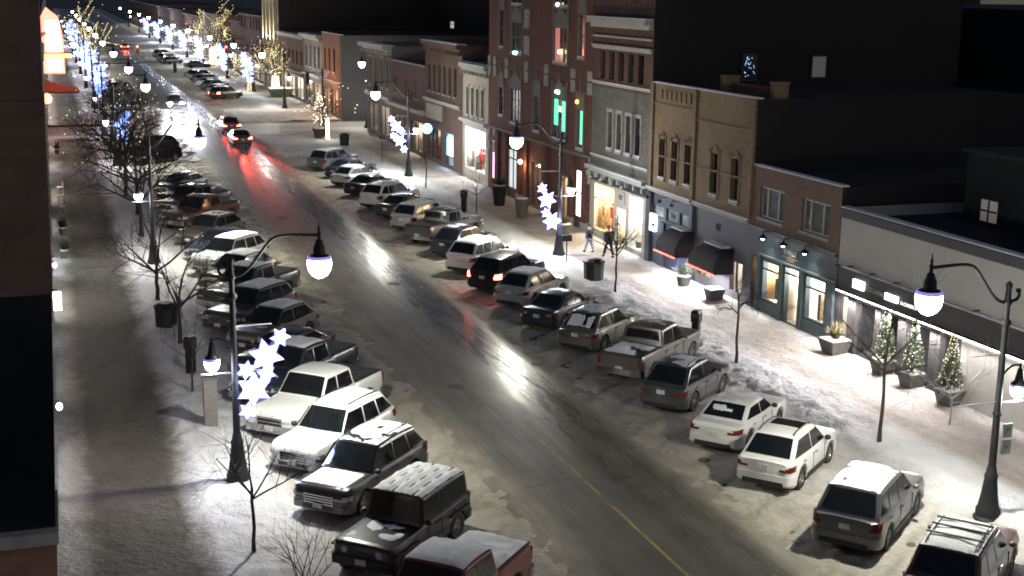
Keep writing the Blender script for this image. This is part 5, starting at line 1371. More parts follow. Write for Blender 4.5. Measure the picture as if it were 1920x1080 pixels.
# generic far blocks
def far_block(side, y0, y1, h, wm, label, seed, lit=.5):
    rnd = random.Random(seed)
    b = Bld('far_brick_building', label, y0, y1, h, wm, X0=31.4 if side > 0 else -.75, n=-side, depth=22, group='brick buildings far along the street')
    nwin = max(int((y1-y0)/3.2), 2)
    for fl in range(1, max(int(h/3.4), 2)):
        for i in range(nwin):
            yc = lerp(y0, y1, (i+.5)/nwin); z = 1.5+fl*3.3
            if z+1.9 < h: b.window(yc-.55, yc+.55, z, z+1.9, FRAMED, DGLASS if rnd.random() > .12 else WARMW, False, (1,2), .07, .15)
    k = max(int((y1-y0)/6), 1)
    for i in range(k):
        ya, yb = lerp(y0,y1,i/k)+.5, lerp(y0,y1,(i+1)/k)-.5
        on = rnd.random() < lit
        c = rnd.choice(((1,.95,.85),(.9,.95,1),(1,.85,.65)))
        b.shop(ya, yb, .4, 3.3, c, 130 if on else 0, FRAMED, (2,1), 2, fit=False, strength=3.5 if on else .05, seed=seed+i)
    b.cornice(y0+.05, y1-.05, h-.5, .45, .5, PALEC if rnd.random() < .5 else wm, True); b.cornice(y0+.1, y1-.1, 3.6, .3, .4, wm, True)
    b.finish(); return b
far_block(1, 176.1, 195.9, 8.8, G_B, 'dim brown block between the pale corniced building and the uplit stone hall', 3, .6)
far_block(1, 209.6, 236, 10.5, REDB, 'dull red block just past the uplit stone hall', 4, .9)
far_block(1, 236.1, 250, 9.0, BROWN, 'brown block at the second crossing, behind the tall wrapped tree', 5, 1.0)
far_block(1, 266, 300, 9.5, G_B, 'far brown block past the second crossing, right of the street', 6, .9)
far_block(1, 300.2, 345, 8.5, REDB, 'farthest red block on the right side of the street', 7, .9)
far_block(1, 345.2, 420, 9, BROWN, 'brown block high on the right side of the street, with many lit shops', 8, .9)
far_block(1, 436, 560, 9, REDB, 'last red block on the right before the vanishing point', 14, .8); far_block(-1, 436, 560, 9, BROWN, 'last brown block on the left before the vanishing point', 15, .8)
# left row
LB = m_brick('left_row_brick', (.15,.085,.065), (.12,.068,.052), (.13,.105,.09))
LIMEL = m_plain('left_sill_stone', (.42,.40,.36), .8)
def left_block(y0, y1, h, wm, label, shops, seed=1):
    b = Bld('brick_shop_building', label, y0, y1, h, wm, X0=-.62, n=1, depth=16, group=None, parapet=.4)
    for (a, c_, col, pw, st_) in shops: b.shop(a, c_, .3, 2.8, col, pw, FRAMED, (2,1), 1.6, fit=False, strength=st_, seed=seed)
    n = max(int((y1-y0)/3.5), 1)
    for i in range(n):
        yc = lerp(y0,y1,(i+.5)/n); b.window(yc-.55, yc+.55, 5.0, 7.2, FRAMED, DGLASS, True, (1,2), .07, .2)
    b.cornice(y0+.05, y1-.05, h-.5, .4, .18, wm, True); b.finish(); return b
left_block(13.0, 36.0, 11.5, LB, 'brick shop row along the left pavement, nearest the dark wall', [(24,30,(1,.9,.95),0,.3)], 1)
left_block(36.1, 58.0, 10, REDB, 'red brick shops beside the left pavement, opposite the white pickup', [(38,44,(1,.93,.95),18,2),(49,55,(1,.9,.8),20,.6)], 2)
left_block(58.1, 80.0, 10.5, BROWN, 'brown brick shops on the left pavement with a bright white doorway', [(62,68,(1,.95,.85),70,5),(72,77,(.85,.95,1),110,3)], 3)
left_block(80.1, 110, 10, LB, 'brick shops farther up the left pavement with red trim lights', [(84,90,(1,.9,.8),60,1),(96,104,(1,.85,.7),90,1.5)], 4)
left_block(110.2, 138.5, 9.5, G_B, 'brown shops at the far end of the left block, under the red awning', [(114,120,(1,.9,.85),90,1.5),(126,134,(1,.85,.7),90,1.5)], 5)
far_block(-1, 153, 180, 10, REDB, 'red block on the left beyond the side street, with the glowing tall sign', 9, 1.0)
far_block(-1, 180.2, 250, 10, BROWN, 'brown block far up the left side of the street', 10, 1.0)
far_block(-1, 266, 420, 10, LB, 'brick block closing the left side at the top of the street', 11, 1.0)
# the dark wall at the left edge of the picture, close by
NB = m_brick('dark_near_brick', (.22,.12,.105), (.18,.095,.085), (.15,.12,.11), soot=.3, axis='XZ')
NB2 = m_brick('lit_near_brick', (.40,.19,.14), (.34,.16,.12), (.26,.2,.17), soot=.1, axis='XZ')  # lower wall's lighter copy: light falling on it is put into the colour
nb = thing('near_brick_wall', 'dark brick building end at the left edge with a tall dark window and stone sill', 'building', (0,0,0))
def nbx(z): return -.205 + .049*(min(z,12)-10) + .019*max(z-12,0)
def nband(name, m, z0, z1, y=12.0, dx=0.0, par=None):
    g = MB(); v = []
    for z in (z0, z1):
        for (x, yy) in ((-9, y), (nbx(z)+dx, y), (nbx(z)+dx, 13.0), (-9, 13.0)): v.append((x, yy, z))
    g.add(v, [(0,3,2,1),(4,5,6,7),(0,1,5,4),(1,2,6,5),(2,3,7,6),(3,0,4,7)]); return g.build(name, m, par or nb)
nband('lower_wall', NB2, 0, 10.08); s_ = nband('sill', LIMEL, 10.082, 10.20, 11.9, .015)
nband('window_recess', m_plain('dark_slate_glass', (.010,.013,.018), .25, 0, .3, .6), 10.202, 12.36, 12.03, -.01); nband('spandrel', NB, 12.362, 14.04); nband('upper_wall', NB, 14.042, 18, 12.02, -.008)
# signs of the left pavement
REDN = m_emit('red_neon', (1,.10,.06), 7); CREAMN = m_emit('cream_sign_glow', (1,.80,.72), 4); ORN = m_emit('orange_light_bar', (1,.30,.05), 7)
r = thing('tall_glowing_sign', 'tall glowing red and cream vertical sign on the far left building', 'sign', (-.45, 153.5, 0))
MB().prism([(-.25,5.6),(1.9,5.6),(1.9,9.2),(1.5,11.6),(.3,12.6),(-.25,11.6)], lambda p: (p[0],-.18,p[1]), lambda p: (p[0],.18,p[1])).build('cabinet', REDN, r)
for i, (z0, z1) in enumerate(((5.9,6.7),(6.9,7.7),(7.9,8.7),(8.9,9.7),(9.9,11.2))): MB().box(.15,-.21,z0,1.6,-.182,z1).build('letter_panel', CREAMN, r)
r = thing('light_bar', 'orange glowing horizontal light bar projecting over the left pavement', 'sign', (-.6, 141, 0)); MB().box(.0,-.1,7.9,2.6,.1,8.3).build('tube_box', ORN, r); MB().box(-.02,-.14,8.302,2.7,.14,8.42).build('hood', m_plain('dark_red_hood', (.12,.02,.015), .6), r)
lamp('red_sign_light', 'POINT', (1.6, 150.5, 7.5), 500, (1,.22,.12), .5)
r = thing('sloping_awning', 'red sloping awning projecting over the left pavement', 'awning', (-.6, 131, 0))
MB().prism([(0,6.2),(3.0,5.45),(3.0,5.3),(0,5.3)], lambda p: (p[0],0,p[1]), lambda p: (p[0],3.5,p[1])).build('canvas', m_plain('red_canvas', (.5,.09,.05), .7), r)
MB().box(0,-.06,5.16,3.04,-.01,5.30).build('valance', m_plain('dark_red_valance', (.10,.02,.02), .7), r)
lamp('awning_lamp', 'POINT', (1.2, 126.5, 7.2), 260, (1,.5,.3), .2)
r = thing('wall_lantern', 'small red glowing lantern on the left facade below the awning', 'lantern', (-.45, 121.5, 5.3)); MB().lathe([(.1,-.3),(.35,-.2),(.42,.2),(.2,.5),(.05,.6)], 10).build('shade', m_emit('red_lantern_shade', (1,.25,.12), 6), r, smooth=True); MB().tube([(-.15,0,.62),(.0,0,.62),(0,0,.5)], .03, 5).build('bracket', IRON, r)
for i, (px, py, lab) in enumerate(((118,512,'pale blue lit porch lamp beside the left pavement'),(116,577,'bright white lit shop blade sign on the left pavement'),(112,785,'pinkish white wall lamp low on the nearest left shop'))):
    p = gz(px, py, 1.6); r = thing('shop_lantern' if i != 1 else 'blade_sign', lab, 'lamp' if i != 1 else 'sign', (-.5, p.y, 0))
    if i == 1: MB().box(.02,-.04,1.5,.34,.04,2.3).build('panel', m_emit('white_blade_face', (1,.96,.9), 8), r)
    else: MB().ball((.12,0,2.0), .10, 10, 8, 1.3).build('globe', m_emit('pale_lantern_%s' % ('glow','','blush')[i], ((.8,.95,1),0,(1,.85,.95))[i], 10), r, smooth=True)
    MB().tube([(-.05,0,2.4),(.2,0,2.4),(.2,0,2.28)] if i == 1 else [(-.05,0,2.2),(.12,0,2.2),(.12,0,2.12)], .02, 5).build('bracket', IRON, r)
    lamp('shop_lantern_light', 'POINT', (.6, p.y-.3, 1.9), (18, 35, 6)[i], (1,.95,.88), .2)
BUSHM = m_plain('evergreen_sprig', (.035,.05,.03), .8, 0, .5, 9, .2)
for i, (px, py, lab) in enumerate(((107,410,'snowy pale chair pair against the left facade'),)):
    pass
for i, (px, py, h, lab) in enumerate(((112,445,.9,'small dark evergreen in a pot by the red trim on the left pavement'),(103,292,1.0,'pot plant with a white light by the left facade, below the lantern'),(120,488,.9,'dark pot plant beside the pale blue porch lamp'))):
    p = gz(px, py); planter(.1, p.y, .15, .25, .4, 'small round pot against the left facade holding a '+('dark evergreen','lit pot plant','dark pot plant')[i], group=None); tuft(.1, p.y, .55, h, .5, lab, i+60, BUSHM, 90)
# chairs left out on the pavement
for i, (px, py, lab) in enumerate(((107,405,'snowy folding chair nearest the pots on the left pavement'),(106,385,'snowy folding chair behind the first one on the left pavement'),(105,368,'farthest snowy folding chair by the left facade'))):
    p = gz(px, py); r = thing('folding_chair', lab, 'chair', (.15, p.y, .15), R(-80), 'snowy chairs on the left pavement')
    m = m_plain('weathered_chair', (.35,.33,.30), .7)
    for sx in (-.2,.2):
        for sy in (-.2,.2): MB().tube([(sx,sy,0),(sx,sy*.9,.45 if sy < 0 else .9)], .02, 5).build('leg', m, r)
    MB().box(-.24,-.24,.45,.24,.22,.49).build('seat', m, r); MB().box(-.22,.17,.6,.22,.2,.92).build('backrest', m, r); MB().box(-.22,-.22,.492,.22,.16,.56).build('snow_cap', CARSNOW, r)

# ================================================================== dark blocks behind the right-hand row
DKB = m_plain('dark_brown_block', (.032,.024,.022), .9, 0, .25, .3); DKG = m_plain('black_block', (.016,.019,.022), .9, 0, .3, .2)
def back_block(x0, x1, y0, y1, h, m, label, wins, nm='rear_building'):
    r = thing(nm, label, 'building', (0,0,0), 0, None)
    MB().box(x0,y0,-.1,x1,y1,h).build('wall', m, r); MB().box(x0+.3,y0+.3,h+.002,x1-.3,y1-.3,h+.15).build('roof', ROOFM, r)
    for (y, z, w, hh, pm) in wins:
        f = MB().box(x0-.05,y-w/2-.1,z-.1,x0+.05,y+w/2+.1,z+hh+.1).build('window', FRAMED, r); MB().box(x0-.08,y-w/2,z,x0-.052,y+w/2,z+hh).build('pane', pm, f)
        if pm is not DGLASS and w > 1.2: MB().box(x0-.10,y-.05,z,x0-.082,y+.05,z+hh).box(x0-.10,y-w/2,z+hh*.55,x0-.082,y+w/2,z+hh*.55+.1).build('sash_bar', FRAMED, f)
    return r
DIMW = m_emit('dim_curtained_pane', (1,.80,.62), .10); FAINT = m_emit('faint_green_pane', (.5,.6,.4), .03)
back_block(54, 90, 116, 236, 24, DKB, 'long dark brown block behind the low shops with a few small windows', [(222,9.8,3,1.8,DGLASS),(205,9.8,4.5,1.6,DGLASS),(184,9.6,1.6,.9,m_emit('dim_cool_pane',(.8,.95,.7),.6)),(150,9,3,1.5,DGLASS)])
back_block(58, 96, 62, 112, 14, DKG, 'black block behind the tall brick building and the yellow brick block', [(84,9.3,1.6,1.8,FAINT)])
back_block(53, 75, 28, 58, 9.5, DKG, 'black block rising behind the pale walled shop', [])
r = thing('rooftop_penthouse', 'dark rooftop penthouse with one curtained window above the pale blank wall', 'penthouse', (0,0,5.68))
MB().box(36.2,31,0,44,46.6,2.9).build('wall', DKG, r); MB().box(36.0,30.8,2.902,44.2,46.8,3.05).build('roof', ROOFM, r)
f = MB().box(36.14,44.3,.14,36.21,45.46,1.18).build('window', FRAMED, r); MB().box(36.11,44.38,.22,36.138,45.38,1.10).build('pane', DIMW, f); MB().box(36.08,44.84,.22,36.108,44.92,1.10).box(36.08,44.38,.62,36.108,44.84,.70).box(36.08,44.92,.62,36.108,45.38,.70).build('sash_bar', FRAMED, f)
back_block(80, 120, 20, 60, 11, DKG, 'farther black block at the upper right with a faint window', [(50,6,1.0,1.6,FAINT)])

# ================================================================== parked and moving vehicles
RA = R(40); LA = R(180+46)
GR, GL = 'cars parked nose-in along the right kerb', 'cars parked nose-in along the left kerb'
def rcar(kind, paint, xr, yr, label, da=0.0, **kw):
    L = KIND[kind][0]; a = RA+R(da)
    return car(kind, paint, xr + L/2*math.cos(a), yr + L/2*math.sin(a), a, label, group=GR, **kw)
def lcar(kind, paint, xc, yc, label, da=0.0, **kw):
    return car(kind, paint, xc, yc, LA+R(da), label, group=GL, **kw)
rcar('suv','maroon',19.6,24.9,'dark maroon SUV with roof rack bars across its snowy roof, by the lamp base',rack=True,roof_snow=.95,seed=1)
rcar('suv','slate',19.7,29.2,'slate grey SUV with snow-covered roof, nearest the dual-lantern lamp post',roof_snow=.74,seed=2)
rcar('cross','white',19.9,34.0,'white crossover with a black panoramic sunroof',sunroof=True,rails=True,seed=3)
rcar('sedan','white',20.1,37.7,'white sedan with half-cleared rear window beside the white crossover',glass_snow=.35,roof_snow=.45,seed=4)
rcar('cross','charcoal',20.2,42.0,'charcoal hatchback wagon with a half-snowy roof beside the white sedan',roof_snow=.5,rails=True,seed=5)
rcar('pickup','tan',20.2,45.8,'tan pickup with a snow-filled bed by the pay station',bed='dust',roof_snow=.3,seed=6)
rcar('cross','tan',20.2,50.5,'dusty tan crossover with snowed-over tailgate beside the tan pickup',glass_snow=.7,roof_snow=.6,seed=7)
rcar('sedan','navy',20.0,54.7,'dark blue sedan with glossy cleared roof between tan and silver cars',trunk_snow=.3,seed=8)
rcar('cross','silver',20.1,58.9,'silver white crossover beside the SUV with lit brake lights',roof_snow=.85,seed=9)
rcar('suv','black',19.9,62.5,'black SUV with bright red brake lights on',lit_tail=True,rails=True,seed=10)
rcar('suv','white',20.0,67.0,'white SUV with snowy roof just behind the brake-lit SUV',roof_snow=.9,seed=11)
rcar('cross','navy',20.4,71.6,'dark blue crossover with snow lines round its rear window',roof_snow=.5,glass_snow=.3,rails=True,seed=12)
rcar('pickup','charcoal',20.0,75.6,'charcoal pickup with red tail lamps in front of the pale hatch wagon',roof_snow=.3,bed='cover',seed=13)
rcar('suv','silver',20.2,80.2,'older silver wagon with pale roof and dark tailgate',roof_snow=.8,seed=14)
rcar('sedan','charcoal',20.4,85.4,'charcoal sedan between the older silver wagon and a white SUV',seed=15)
rcar('suv','white',20.2,89.3,'long white SUV with grey roof, ninth before the crossing',roof_snow=.5,rails=True,seed=16)
rcar('sedan','black',20.4,95.5,'black sedan with a bright lamp glint on its boot',roof_snow=.35,seed=17)
rcar('hatch','white',20.4,100.6,'small white hatchback with snow-white roof near the crossing',roof_snow=.95,seed=18)
rcar('sedan','navy',20.8,104.9,'navy sedan beside the last SUV before the crossing',seed=19)
rcar('suv','slate',20.3,109.6,'dark SUV with pale snowy roof, last before the corner build-out',roof_snow=.85,seed=20)

lcar('pickup','red',8.2,28.4,'red pickup with deep snow on cab and bed at the bottom edge',roof_snow=1.2,bed='snow',hood_snow=.9,seed=21)
lcar('jeep','black',8.35,33.0,'black boxy off-roader with striped snow on its flat roof',roof_snow=1.1,hood_snow=.45,seed=22)
lcar('suv','black',8.25,37.6,'black SUV with snow on roof and bonnet, facing the lamp post',roof_snow=.66,hood_snow=.85,rails=True,seed=23)
lcar('suv','white',8.15,41.3,'white SUV with roof rails and snowy bonnet beside the white pickup',roof_snow=1.0,hood_snow=.8,rails=True,seed=24)
lcar('pickup','white',8.25,44.9,'white crew-cab pickup with a black bed cover and chrome grille',seed=25)
lcar('pickup','navy',8.15,48.7,'dark blue pickup with a snow-white cab roof',roof_snow=1.0,hood_snow=.3,seed=26)
lcar('sedan','black',8.35,52.2,'low black sedan almost hidden behind the dark blue pickup',seed=27)
lcar('cross','tan',8.45,55.9,'dusty grey crossover with a dull snowy roof',roof_snow=.95,hood_snow=.4,seed=28)
lcar('suv','charcoal',8.0,59.6,'charcoal SUV with snowy roof behind the bare street tree',roof_snow=.95,seed=29)
lcar('pickup','charcoal',8.50,63.8,'charcoal pickup with a snowy cab roof and long dark bed',roof_snow=.9,hood_snow=.6,seed=30)
lcar('cross','maroon',8.50,67.9,'dark maroon car with a thick pale snow roof',roof_snow=1.1,hood_snow=.5,seed=31)
lcar('suv','white',8.60,72.3,'white SUV under the bare branches with bright snow on its roof',roof_snow=1.2,hood_snow=.8,seed=32)
lcar('sedan','navy',8.70,76.3,'navy sedan behind the bright snowy white SUV',seed=33)
lcar('cross','brown',8.60,80.5,'dark brown wagon with a curved strip of snow on its roof',roof_snow=.6,rails=True,seed=34)
lcar('pickup','maroon',8.60,86.6,'maroon pickup, nearer of the two dark pickups up the left kerb',seed=35)
lcar('pickup','brown',8.60,91.3,'dark brown pickup, farther of the two dark pickups up the left kerb',roof_snow=.4,seed=36)
lcar('sedan','black',8.60,96.0,'black sedan with window glints beyond the dark brown pickup',seed=37)
lcar('hatch','charcoal',8.60,100.5,'charcoal hatchback, last car before the two black SUVs',hood_snow=.3,seed=38)
lcar('suv','soot',8.2,119.0,'nearer of the two black SUVs behind the dense bare trees',seed=39)
lcar('suv','soot',8.4,123.6,'farther of the two black SUVs behind the dense bare trees',seed=40)

# moving traffic
GM = None
c = car('sedan','maroon',17.0,131.4,R(90),'maroon sedan with glowing red tail lights leaving down the wet lane',name='moving_sedan',lit_tail=True,seed=41)
c = car('cross','red',17.4,143.3,R(92),'red-lit crossover ahead of the maroon sedan at the crossing',name='moving_crossover',lit_tail=True,roof_snow=.6,seed=42)
for (x, y, e) in ((17.0,128.6,420),(17.4,140.7,200)):
    for s in (-.62,.62): lamp('tail_light_glow', 'SPOT', (x+s, y-.15, .95), e*44, (1,.05,.03), .14, rot=(R(86.4),0,R(180)), spot_size=R(13), spot_blend=.8)
for i, (x, y, lab) in enumerate(((13.6,157.0,'oncoming car with blazing white headlights, nearer of the pair'),(14.4,172.5,'oncoming car with blazing headlights following the nearer one'))):
    car('suv' if i == 0 else 'cross','charcoal',x,y,R(-90),lab,name='moving_suv' if i == 0 else 'moving_crossover',lit_head=True,seed=43+i)
    for s in (-.68,.68):
        lamp('headlight_beam', 'SPOT', (x+s, y-2.75, .80), 42000, (.93,.93,1), .12, rot=(R(84),0,R(180)), spot_size=R(24), spot_blend=.9)
# haze volume added round the headlights to imitate their lens bloom
t = NT('bloom_haze'); t.n.remove(t.b)
vol = t.n.new('ShaderNodeVolumePrincipled'); vol.inputs['Color'].default_value = (.95,.95,1,1)
gr = t.n.new('ShaderNodeTexGradient'); gr.gradient_type = 'SPHERICAL'; t.link(t.coords(), gr.inputs[0])
t.link(t.math('MULTIPLY', t.math('POWER', gr.outputs['Fac'], 1.6), .17), vol.inputs['Density']); t.link(vol.outputs[0], t.out.inputs['Volume'])
o = tag(MB().ball((0,0,0), 1.0, 20, 12).build('bloom_haze', t.mat, None, smooth=True), kind='stuff'); o.location = (13.8, 151.8, 1.3); o.scale = (3.4, 5.0, 2.6)
# far rows
FR_ = 'cars parked beyond the side street'
fc = [('suv','black','red tail-lit black SUV nearest the wrapped tree planter',True),('hatch','silver','silver hatchback behind the tail-lit SUV beyond the crossing',False),('cross','charcoal','charcoal crossover, third in the row beyond the crossing',False),('sedan','white','pale snowy sedan, fourth in the row beyond the crossing',False),('hatch','grey','grey hatchback, fifth in the row beyond the crossing',False),('suv','slate','slate SUV, sixth in the row beyond the crossing',False),('sedan','black','black sedan, seventh in the row beyond the crossing',False)]
for i, (k, p, lab, lt) in enumerate(fc):
    car(k, p, 22.4+.15*i, 186+7.5*i, RA, lab, group=FR_, lit_tail=lt, roof_snow=.8 if i in (1,3) else .3, seed=50+i, lite=True)
for i, (x, y, a, k, p, lab) in enumerate(((22.5,272,40,'sedan','black','black sedan at the second crossing in front of the bright shop'),(22.5,279,40,'suv','charcoal','charcoal SUV just past the second crossing'),(22.8,287,40,'hatch','grey','grey hatchback far up the right kerb'),(22.8,296,40,'suv','black','black SUV farthest up the right kerb'),(8.5,196,226,'suv','charcoal','charcoal SUV far up the left kerb beyond the wrapped tree'),(8.5,204,226,'sedan','black','black sedan far up the left kerb'),(26,258,5,'sedan','charcoal','charcoal sedan waiting across the second crossing'))):
    car(k, p, x, y, R(a), lab, group='far cars up the street', seed=60+i, lite=True)
c = car('sedan','charcoal',16.9,335,R(90),'far sedan with red tail lights near the top of the street',name='moving_sedan',lit_tail=True,seed=70,lite=True)
lamp('tail_light_glow','POINT',(16.9,331.5,1.2),260,(1,.08,.04),.3)

# ================================================================== lamps
place_lamp(25.15,30.1,R(180),'dark street lamp with two lanterns at the right edge, beside the slate SUV')
LN = ['street lamp on the left kerb carrying the bright snowflakes, by the white SUV','second street lamp up the left kerb, behind the bare branches','third street lamp up the left kerb among dense bare trees','left street lamp at the side street corner','left street lamp just past the side street','left street lamp beyond the orange light bar','left street lamp at the second crossing','distant left street lamp past the second crossing','left street lamp beside the far parked cars','left street lamp high up the street, past the farthest signals','second last left street lamp at the vanishing end','last left street lamp at the vanishing end']
for i, (y, lab) in enumerate(zip((39.4, 73.8, 115.5, 146-6, 172, 205, 238, 272, 306, 345, 390, 440, 500), LN)): place_lamp(4.72, y, 0, lab, power=1 if i < 4 else .65, lit=i < 10, lantern=i < 4)
RN = [(26.9,70.0,'street lamp with snowflakes beside the black litter bin and two walkers'),(26.85,104.0,'street lamp by the navy and white cars in front of the low brown shop'),(27.5,168.3,'street lamp beside the big wrapped tree beyond the side street'),(27.6,196.0,'street lamp behind the wrapped tree near the uplit hall'),(27.6,226.0,'street lamp near the second crossing on the right'),(27.6,262.0,'right street lamp just past the second crossing'),(27.6,294.0,'distant right street lamp in the bright cluster'),(27.6,328.0,'farther right street lamp up the street'),(27.6,366.0,'right street lamp high up the street'),(27.6,405.0,'third last right street lamp at the vanishing end'),(27.6,450.0,'second last right street lamp at the vanishing end'),(27.6,510.0,'last right street lamp at the vanishing end')]
for i, (x, y, lab) in enumerate(RN): place_lamp(x, y, R(180), lab, power=1 if i < 2 else .6, lit=i < 8, lantern=i < 3)
place_lamp(32.6,144.0,R(90),'street lamp standing in the side street by the corner shop')
# snowflake decorations
NEAR = [(1.15,1.15,.26),(.72,.62,.50),(.12,.22,.25),(.72,.05,.25),(.32,-.42,.50),(.12,-1.08,.25)]
snowflakes(4.95, 39.33, 3.45, NEAR, 'cluster of bright snowflake lights on the nearest left lamp post', power=110)
MID = [(-.95,1.75,.28),(-.66,1.10,.52),(-.70,.35,.28),(-.35,-.15,.52)]
snowflakes(26.75, 69.9, 2.35, MID, 'pair of bright stacked snowflake lights on the lamp post by the walkers', power=260)
snowflakes(26.6, 103.9, 3.5, [(-1.15,1.3,.26),(-.78,.75,.5),(-.32,.35,.26),(-1.0,0,.28),(-.5,-.4,.5),(-.15,-1.1,.3)], 'blue-white snowflake cluster on the lamp post by the low brown shop', power=120)
snowflakes(4.9, 115.4, 3.4, [(.9,1.1,.3),(.6,.6,.45),(.1,.3,.25),(.4,-.4,.4),(.6,-1.0,.25)], 'deep blue snowflakes showing through the dense bare trees', far=True, power=60)
FL = [('left lamp at the side street corner',4.9,139.9,1),('left lamp past the side street',4.9,171.9,1),('left lamp beyond the light bar',4.9,204.9,1),('left lamp at the second crossing',4.9,237.9,1),('left lamp past the second crossing',4.9,271.9,1),('right lamp near the uplit hall',27.4,195.9,-1),('right lamp near the second crossing',27.4,225.9,-1),('right lamp past the second crossing',27.4,261.9,-1),('distant right lamp in the bright cluster',27.4,293.9,-1),('farther right lamp up the street',27.4,327.9,-1),('high right lamp near the vanishing end',27.4,365.9,-1),('left lamp by the far parked cars',4.9,305.9,1),('high left lamp near the vanishing end',4.9,344.9,1),('very high right lamp near the vanishing end',27.4,404.9,-1),('very high left lamp near the vanishing end',4.9,389.9,1)]
for lab, x, y, f in FL:
    if f > 0 and y < 150: continue
    snowflakes(x, y, 3.8, [(1.1,1.5,.6),(.7,.6,.95),(.25,-.3,.6),(.7,-.9,.95),(.3,-1.9,.6)], 'blue snowflake lights on the '+lab, far=True, power=150, fx=f)

# ================================================================== trees
tree(4.5,56.0,5.2,'bare tree beside the dark litter bin on the left kerb',11,1.9,.10,4,nmain=6,spread=.85)
tree(4.4,33.8,4.4,'young bare tree beside the lamp post base at the bottom left',12,1.9,.055,4,nmain=5)
bush(5.3,31.3,2.3,'bare leafless bush at the bottom edge in front of the off-roader',13)
tree(4.2,64.5,5.6,'bare tree with low arching branches reaching over the left pavement',14,1.7,.11,4,nmain=6,spread=.95)
tree(4.3,48.8,3.4,'slim bare sapling left of the dark blue pickup',15,1.5,.045,3,nmain=4)
for i, (x, y, h, lab) in enumerate(((4.6,82.5,6.6,'bare tree in front of the second left lamp post'),(4.9,90.5,7.2,'bare tree beside the maroon pickup'),(4.6,98.5,7.4,'dense bare tree beside the dark brown pickup'),(5.0,106.0,7.6,'dense bare tree in front of the deep blue snowflakes'),(4.9,112.5,7.4,'dark trunked tree just nearer than the third left lamp'),(5.4,121.5,7.6,'dark tree in front of the two black SUVs'),(4.9,128.5,7.6,'dark tree beyond the two black SUVs'),(5.4,135.5,7.2,'dark tree at the left side street corner'))):
    tree(x, y, h, lab, 20+i, h*.34, .14, 4, nmain=8, dense=(3,4), mat=DARKBARK, lights=(m_emit('sparse_fairy_lights', (.8,1,.85), 4), 26, .035, 0) if i > 2 else None)
tree(26.1,59.9,4.9,'bare tree with red-lit twigs in front of the warm shop window',40,2.3,.06,4,nmain=6)
tree(25.8,46.7,4.2,'bare tree on the right kerb in front of the teal shop',41,2.6,.065,4,nmain=5)
tree(25.7,36.4,6.1,'tall slim bare tree on the right kerb before the conifer planters',42,3.0,.07,4,nmain=6)
tree(26.7,85.2,3.2,'small bare tree in front of the tall brick building',43,1.6,.045,4,nmain=5)
tree(26.5,97.4,3.4,'small thin tree in front of the blue glowing door',44,2.2,.06,3,nmain=4,lean=(0,0))
tree(29.4,37.6,3.6,'pale twiggy shrub against the white panel by the right lamp post',45,1.0,.04,4,nmain=6,group=None,cat='shrub',mat=m_plain('frosted_twigs',(.30,.29,.28),.8))
# trees wrapped in lights
tree(25.7,131.6,5.6,'small tree wrapped in white fairy lights beside the dark planter at the corner',46,2.3,.10,3,nmain=6,lights=(FAIRYW,40,.045,0),wrap=200,group='trees wrapped in fairy lights')
conifer(25.3,133.6,1.1,3.6,.95,'loose conifer dotted with white lights in the dark corner planter',77,70,None,.055,FAIRYW)
lamp('fairy_glow','POINT',(25.6,130.6,2.2),120,(1,.9,.75),.5)
tree(29.6,188.5,8.2,'big tree with a blazing white wrapped trunk beyond the side street',47,3.2,.42,4,nmain=7,lights=(FAIRY,260,.06,0),wrap=420,group='trees wrapped in fairy lights')
lamp('fairy_glow','POINT',(28.8,186.5,2.6),420,(1,.93,.82),.6)
tree(27.0,196,6.0,'shorter light-strung tree left of the blazing wrapped trunk',48,2.2,.18,4,nmain=6,lights=(FAIRY,180,.06,0),wrap=60,group='trees wrapped in fairy lights')
tree(29.5,263,11.5,'tall wrapped tree with long yellow limbs at the second crossing',49,3.6,.5,3,nmain=6,lights=(FAIRY,260,.07,0),wrap=420,group='trees wrapped in fairy lights')
lamp('fairy_glow','POINT',(28.4,260,3.0),800,(1,.9,.8),.8)
tree(6.0,252,11.0,'wrapped tree with one long yellow limb up the left kerb',50,3.6,.42,3,nmain=5,lights=(FAIRY,200,.07,0),wrap=320,group='trees wrapped in fairy lights')
lamp('fairy_glow','POINT',(7.4,249,3.0),700,(1,.9,.85),.8)
lamp('shop_cluster_light','POINT',(28.8,276,3.2),2600,(.95,.97,1),1.0); lamp('shop_cluster_light','POINT',(28.8,300,3.2),1800,(.95,.97,1),1.0)
lamp('lane_light','POINT',(9,224,3.2),800,(.9,.95,1),.6)
for x, y, e in ((28.5,330,2600),(28.5,372,2600),(6,300,1500),(6,350,1800),(28,420,2500),(8,420,1500)): lamp('shop_cluster_light','POINT',(x,y,3.4),e,(.85,.9,1),1.2)
